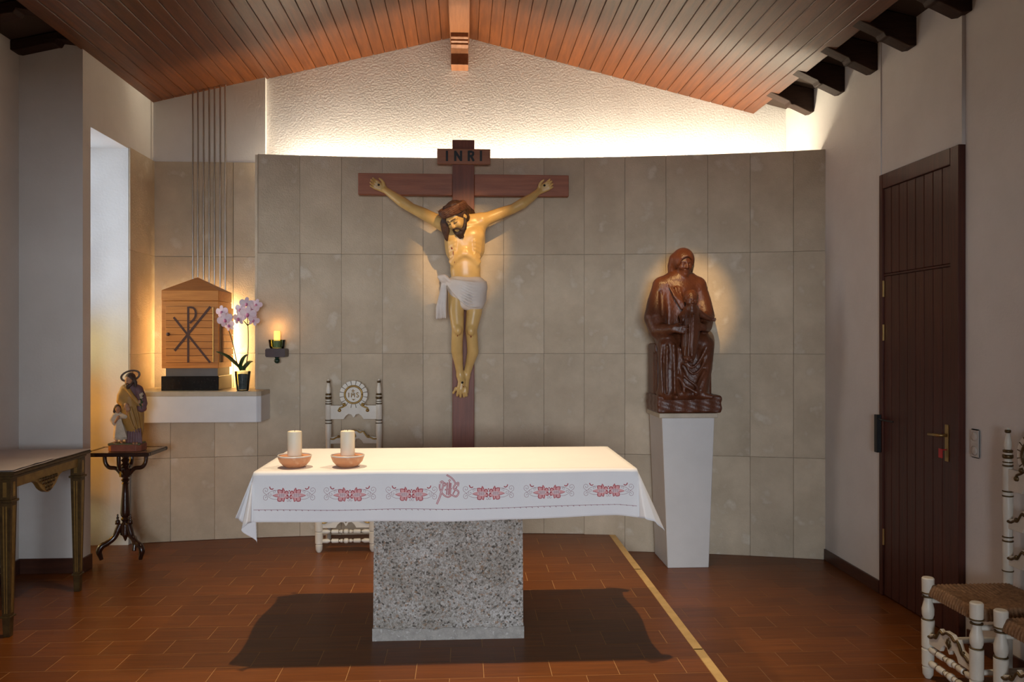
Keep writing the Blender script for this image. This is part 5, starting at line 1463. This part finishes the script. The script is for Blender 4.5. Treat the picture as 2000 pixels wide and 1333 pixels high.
sf.warp(lambda x, y, z: 0.0007 * np.sin(x * 170 + z * 40) * np.sin(z * 150 + y * 90), (-9, -9, 0.15), (9, 9, 1.02))
fig = sf.build('mother_figure', 'carved_wood', mad)
sv = Sdf((-0.18, -0.26, 0.98), (0.14, 0.16, 1.34), 0.0046)
sv.ell(TM(0, -0.06, 0.62), np.array((0.42, 0.50, 0.47)) * mh, k=0.02, R=MR)
sv.chain([D4(345, 165, 0.06, 0.034), D4(336, 215, 0.03, 0.038), D4(330, 262, 0.02, 0.030), D4(318, 285, 0.03, 0.012)], k=0.03)
sv.chain([D4(455, 165, 0.06, 0.030), D4(462, 215, 0.04, 0.030), D4(456, 255, 0.04, 0.026), D4(446, 280, 0.05, 0.012)], k=0.03)
sv.chain([D4(395, 190, -0.10, 0.07), D4(390, 290, -0.10, 0.08)], k=0.05)
sv.ell(TM(0, 0.50, 0.34), np.array((0.285, 0.42, 0.44)) * mh, k=0.015, op='s', R=MR)
sv.chain([(*TM(-0.30, 0.20, 0.50), 0.008), (*TM(-0.22, 0.30, 0.72), 0.008), (*TM(0, 0.36, 0.82), 0.008), (*TM(0.22, 0.30, 0.72), 0.008), (*TM(0.30, 0.20, 0.50), 0.008)], k=0.012)
sv.build('veil', 'carved_wood', fig)
sc = Sdf((-0.10, -0.36, 0.36), (0.27, -0.06, 0.99), 0.0046)
CH = frame((0.02, -0.06, 1), (-0.05, -1, -0.08)); chh = 0.148
c0 = np.array(D(468, 455, 0.40)) - chh * (CH @ np.array((0, 0, 0.5)))
TC = sculpt_head(sc, c0, CH, chh, jaw=1.15)
sc.chain([D4(468, 500, .36, .030), D4(470, 530, .38, .054), D4(470, 600, .40, .066), D4(466, 690, .42, .066), D4(455, 780, .42, .064), D4(452, 850, .42, .050)], k=0.02)
sc.chain([D4(500, 535, .36, .030), D4(550, 565, .36, .026), D4(600, 590, .36, .016)], k=0.02)
sculpt_hand(sc, D(600, 590, .36), (1, -0.1, -0.15), (0, 0, 1), (0, -1, 0), 0.050, curl=0.15, r=0.0042, spread=0.3)
sc.chain([D4(438, 535, .36, .030), D4(398, 575, .38, .026), D4(385, 605, .42, .018)], k=0.02)
for x in (435, 460, 485): sc.chain([D4(x, 560, .50, .006), D4(x - 4, 700, .53, .007), D4(x - 12, 850, .52, .008)], k=0.014)
sc.chain([D4(438, 868, .44, .018), D4(432, 890, .48, .014)], k=0.01); sc.chain([D4(468, 868, .44, .018), D4(472, 888, .48, .014)], k=0.01)
chd = sc.build('child_figure', 'carved_wood', mad)
sh2 = Sdf((-0.06, -0.42, 0.72), (0.20, -0.10, 1.02), 0.0042)
sh2.ell(TC(0, -0.09, 0.65), np.array((0.385, 0.43, 0.41)) * chh, k=0.01, R=CH)
sh2.ell(TC(0, 0.46, 0.38), np.array((0.30, 0.34, 0.42)) * chh, k=0.01, op='s', R=CH)
sh2.warp(lambda x, y, z: 0.0022 * np.sin(x * 260) * np.sin(z * 260 + y * 120))
sh2.build('child_hair', 'carved_wood', chd)

# --- painted statue of a bearded man leading a child
jp = Vector((at_y(249.5, 880, 6.19).x, 6.19, QZ))
jo = thing('painted_statue', tuple(jp), 'small painted plaster statue of a haloed bearded man in ochre mantle with a child', 'statue')
UJ = 0.000492 * 6.19 / 6.05
def J(a, c, d=0.0):
    p = at_y(210 + a * 0.1312, 715 + c * 0.1312, 6.19 - d); return (p.x - jp.x, -d, p.z - QZ)
J4 = lambda a, c, d, r: (*J(a, c, d), r)
xb0, xb1 = J(48, 0)[0], J(540, 0)[0]; cb = 0.03
oct_ = [(xb0 + cb, -0.072), (xb1 - cb, -0.072), (xb1, -0.045), (xb1, 0.06), (xb0, 0.06), (xb0, -0.045)]
MB().prism(oct_, 0, 0.050, 'xy').build('base', 'red_base', jo, bevel=0.003)
s1 = Sdf((-0.14, -0.09, 0.03), (0.14, 0.08, 0.09), 0.003)
s1.box(((xb0 + xb1) / 2, -0.006, 0.052), (0.114, 0.062, 0.009), 0.006)
s1.warp(lambda x, y, z: 0.0025 * np.sin(x * 110) * np.sin(y * 130 + 1))
s1.build('ground', 'moss_green', jo)
lo, hi = (-0.15, -0.12, 0.03), (0.15, 0.08, 0.63)
s1 = Sdf(lo, hi, 0.0031)
s1.chain([J4(385, 1140, 0, .056), J4(380, 950, 0, .050), J4(372, 650, 0, .052), J4(372, 430, 0, .050), J4(365, 345, 0, .042)], k=0.015, sq=((0, 1, 0), 1.25))
s1.chain([J4(300, 350, 0, .030), J4(370, 325, 0, .032), J4(450, 350, 0, .030)], k=0.02)
s1.chain([J4(460, 360, 0, .032), J4(500, 460, .01, .034), J4(520, 560, .02, .034), J4(505, 630, .035, .030)], k=0.015)
for i in range(6): s1.chain([J4(318 + i * 34, 930, .040, .005), J4(312 + i * 38, 1145, .047 - 0.002 * abs(i - 2.5) ** 1.6, .009)], k=0.008)
s1.box((0, 0, 0.02), (0.3, 0.3, 0.033), 0.001, k=0.001, op='s')
rb = s1.build('robe', 'robe_purple', jo)
s1 = Sdf(lo, hi, 0.0031)
s1.chain([J4(262, 355, 0, .034), J4(225, 450, .01, .038), J4(208, 520, .02, .034), J4(250, 570, .04, .026)], k=0.015)
s1.chain([J4(290, 345, .005, .036), J4(320, 480, .010, .046), J4(350, 640, .010, .056), J4(372, 780, .008, .060), J4(385, 900, .006, .056), J4(410, 955, .010, .040)], k=0.02, sq=((0, 1, 0), 1.12))
s1.chain([J4(295, 640, .01, .042), J4(300, 820, .01, .036), J4(310, 900, .01, .020)], k=0.02)
s1.chain([J4(470, 600, 0, .034), J4(480, 800, -.005, .030), J4(490, 960, -.005, .022), J4(495, 1060, -.005, .010)], k=0.02)
for i in range(4): s1.chain([J4(258 + i * 22, 325 + i * 6, .036, .006), J4(340 + i * 16, 420 + i * 14, .060, .008), J4(420 + i * 10, 510 + i * 16, .062, .008), J4(480, 555 + i * 18, .046, .007)], k=0.010)
for pts in ([(300, 640, .060), (340, 800, .070), (400, 940, .062)], [(350, 620, .066), (400, 780, .068), (440, 930, .050)], [(420, 600, .062), (460, 780, .050), (480, 930, .035)], [(280, 700, .050), (300, 860, .046)]):
    s1.chain([J4(*q, .006) for q in cr(pts, 3)], k=0.012)
s1.build('mantle', 'mantle_ochre', jo)
s1 = Sdf(lo, hi, 0.0028)
s1.chain([J4(545, 560, .005, .016), J4(540, 640, .02, .020), J4(515, 665, .03, .014)], k=0.01); s1.build('sleeve_lining', 'lining_red', jo)
s1 = Sdf(lo, hi, 0.0026)
JR = frame((-0.03, -0.14, 1), (-0.28, -0.92, -0.22)); jh = 0.092
jo0 = np.array(J(332, 212, .022)) - jh * (JR @ np.array((0, 0, 0.5)))
TJ = sculpt_head(s1, jo0, JR, jh)
s1.chain([J4(345, 345, .0, .024), J4(338, 270, .01, .020)], k=0.012)
hb = s1.build('head', 'statue_skin', jo)
s1 = Sdf(lo, hi, 0.0026)
s1.chain([J4(262, 575, .05, .015), J4(285, 580, .065, .013)], k=0.01)
sculpt_hand(s1, J(285, 575, .065), (0.35, -0.3, -0.9), (-0.8, -0.3, 0), (0, 1, 0), 0.060, curl=0.45, r=0.0042)
s1.build('hand', 'statue_skin', jo)
s1 = Sdf(lo, hi, 0.0026)
sculpt_hand(s1, J(512, 590, .055), (-0.5, -0.3, 0.75), (-0.6, 0, -0.6), (0, 1, 0), 0.055, curl=0.7, r=0.0042)
s1.build('hand', 'statue_skin', jo)
s1 = Sdf(lo, hi, 0.0028)
s1.ell(TJ(0, -0.10, 0.66), np.array((0.385, 0.43, 0.42)) * jh, k=0.01, R=JR)
s1.ell(TJ(0, 0.44, 0.36), np.array((0.29, 0.34, 0.44)) * jh, k=0.008, op='s', R=JR)
for s2 in (-1, 1):
    s1.chain([(*TJ(s2 * 0.33, -0.10, 0.60), .011), (*TJ(s2 * 0.40, -0.12, 0.30), .013), (*TJ(s2 * 0.42, -0.06, 0.02), .011), (*TJ(s2 * 0.46, -0.02, -0.12), .006)], k=0.01)
    s1.chain([(*TJ(s2 * 0.30, 0.06, 0.36), .006), (*TJ(s2 * 0.20, 0.20, 0.15), .010), (*TJ(s2 * 0.05, 0.30, 0.05), .012), (*TJ(s2 * 0.03, 0.30, -0.16), .009)], k=0.008)
    s1.chain([(*TJ(s2 * 0.02, 0.39, 0.295), .004), (*TJ(s2 * 0.13, 0.33, 0.24), .004)], k=0.004)
s1.build('hair_and_beard', 'statue_hair', jo)
m = MB(); c_ = np.array(J(341, 150, -0.020)); pts = []; pin = []
vs = []; nseg = 48
for k in range(nseg):
    a = 2 * PI * k / nseg
    for r_, o_ in ((0.069, -0.003), (0.069, 0.003), (0.055, 0.003), (0.055, -0.003)):
        v = np.array((r_ * math.cos(a), r_ * math.sin(a) * 0.80 + o_ * 0.6, r_ * math.sin(a) * 0.60 - o_ * 0.8)); vs.append(tuple(c_ + v))
fs = []
for k in range(nseg):
    for q in range(4):
        a, b_ = k * 4 + q, k * 4 + (q + 1) % 4; c2, d2 = ((k + 1) % nseg) * 4 + (q + 1) % 4, ((k + 1) % nseg) * 4 + q; fs.append((a, b_, c2, d2))
m._add(vs, fs); m.tube([tuple(c_ + np.array((0, 0.048, 0.036))), tuple(c_ + np.array((0, 0.03, -0.04)))], 0.002, 6); m.build('halo', 'statue_hair', jo, smooth=True, angle=40)
li = MB().tube(cr([J(505, 640, .062), J(498, 540, .070), J(505, 440, .070), J(512, 400, .066)], 4), 0.003, 6).build('lily', 'leaf_green', jo, smooth=True)
m = MB()
for a, c, rx in ((470, 560, .4), (525, 520, -.5), (480, 480, .5), (530, 450, -.4)):
    p0 = J(505, c + 40, .066); p1 = J(a, c, .078); m.tube([p0, tuple((np.array(p0) + p1) / 2), p1], [.002, .006, .001], 6)
m.build('lily_leaves', 'leaf_green', li, stuff=True)
m = MB()
for a, c, rx in ((497, 435, .076), (515, 420, .070), (508, 470, .078)):
    for k in range(5):
        t = k * 2 * PI / 5; p0 = np.array(J(a, c, rx)); m.tube([p0, p0 + np.array((.008 * math.cos(t), -.004, .008 * math.sin(t))), p0 + np.array((.013 * math.cos(t), -.002, .013 * math.sin(t)))], [.002, .004, .001], 6)
m.build('lily_blossom', 'tunic_cream', li, stuff=True)
# the child
s1 = Sdf(lo, hi, 0.0028)
s1.chain([J4(155, 730, .030, .026), J4(165, 850, .030, .032), J4(185, 960, .030, .044), J4(195, 1050, .030, .052)], k=0.012, sq=((0, 1, 0), 1.3))
s1.chain([J4(118, 735, .030, .020), J4(80, 800, .035, .021), J4(100, 848, .045, .017)], k=0.01)
s1.chain([J4(200, 735, .030, .020), J4(245, 745, .040, .021), J4(278, 755, .045, .020)], k=0.01)
for i in range(6): s1.chain([J4(140 + i * 12, 800, .055, .004), J4(118 + i * 32, 1060, .066 - .001 * i, .007)], k=0.008)
s1.box((0, 0, J(0, 1090)[2] - 0.1), (0.3, 0.3, 0.1), 0.001, k=0.004, op='s')
tun = s1.build('child_tunic', 'tunic_cream', jo)
s1 = Sdf(lo, hi, 0.0026)
KR = frame((-0.08, 0.05, 1), (0.45, -0.85, 0.15)); kh = 0.062
ko = np.array(J(155, 645, .032)) - kh * (KR @ np.array((0, 0, 0.5)))
TK = sculpt_head(s1, ko, KR, kh, jaw=1.1)
s1.chain([J4(155, 725, .03, .014), J4(155, 680, .03, .013)], k=0.008)
s1.build('child_head', 'statue_skin', jo)
for pts, dd in (([(115, 845, .055), (140, 800, .068)], 1), ([(285, 745, .050), (298, 690, .058), (300, 660, .064)], 2)):
    s1 = Sdf(lo, hi, 0.0026); s1.chain([J4(*q, .0085) for q in pts], k=0.006)
    sculpt_hand(s1, J(*pts[-1]), (0.4, -0.3, 0.8) if dd == 1 else (0.05, -0.2, 1), (0.8, -0.3, -0.3) if dd == 1 else (-1, -0.2, 0), (0, 1, 0), 0.034, curl=0.4, r=0.0030)
    s1.build('child_arm', 'statue_skin', jo)
for x, fx in ((128, 105), (205, 215)):
    s1 = Sdf(lo, hi, 0.0028)
    s1.chain([J4(x + 10, 1060, .030, .011), J4(x, 1138, .032, .009), J4(fx, 1150, .055, .008)], k=0.006)
    s1.build('child_leg', 'statue_skin', jo)
s1 = Sdf(lo, hi, 0.0028)
s1.ell(TK(0, -0.10, 0.66), np.array((0.40, 0.43, 0.42)) * kh, k=0.008, R=KR); s1.ell(TK(0, 0.44, 0.38), np.array((0.29, 0.34, 0.42)) * kh, k=0.006, op='s', R=KR)
for s2 in (-1, 1): s1.chain([(*TK(s2 * 0.34, -0.10, 0.55), .008), (*TK(s2 * 0.40, -0.12, 0.25), .009), (*TK(s2 * 0.36, -0.15, 0.05), .006)], k=0.008)
s1.build('child_hair', 'statue_hair', jo)
for x, y_ in ((395, 1150), (440, 1152)):
    s1 = Sdf(lo, hi, 0.0028); s1.chain([J4(x, 1145, .04, .010), J4(x - 6, 1158, .068, .009)], k=0.006)
    s1.build('foot', 'statue_skin', jo)
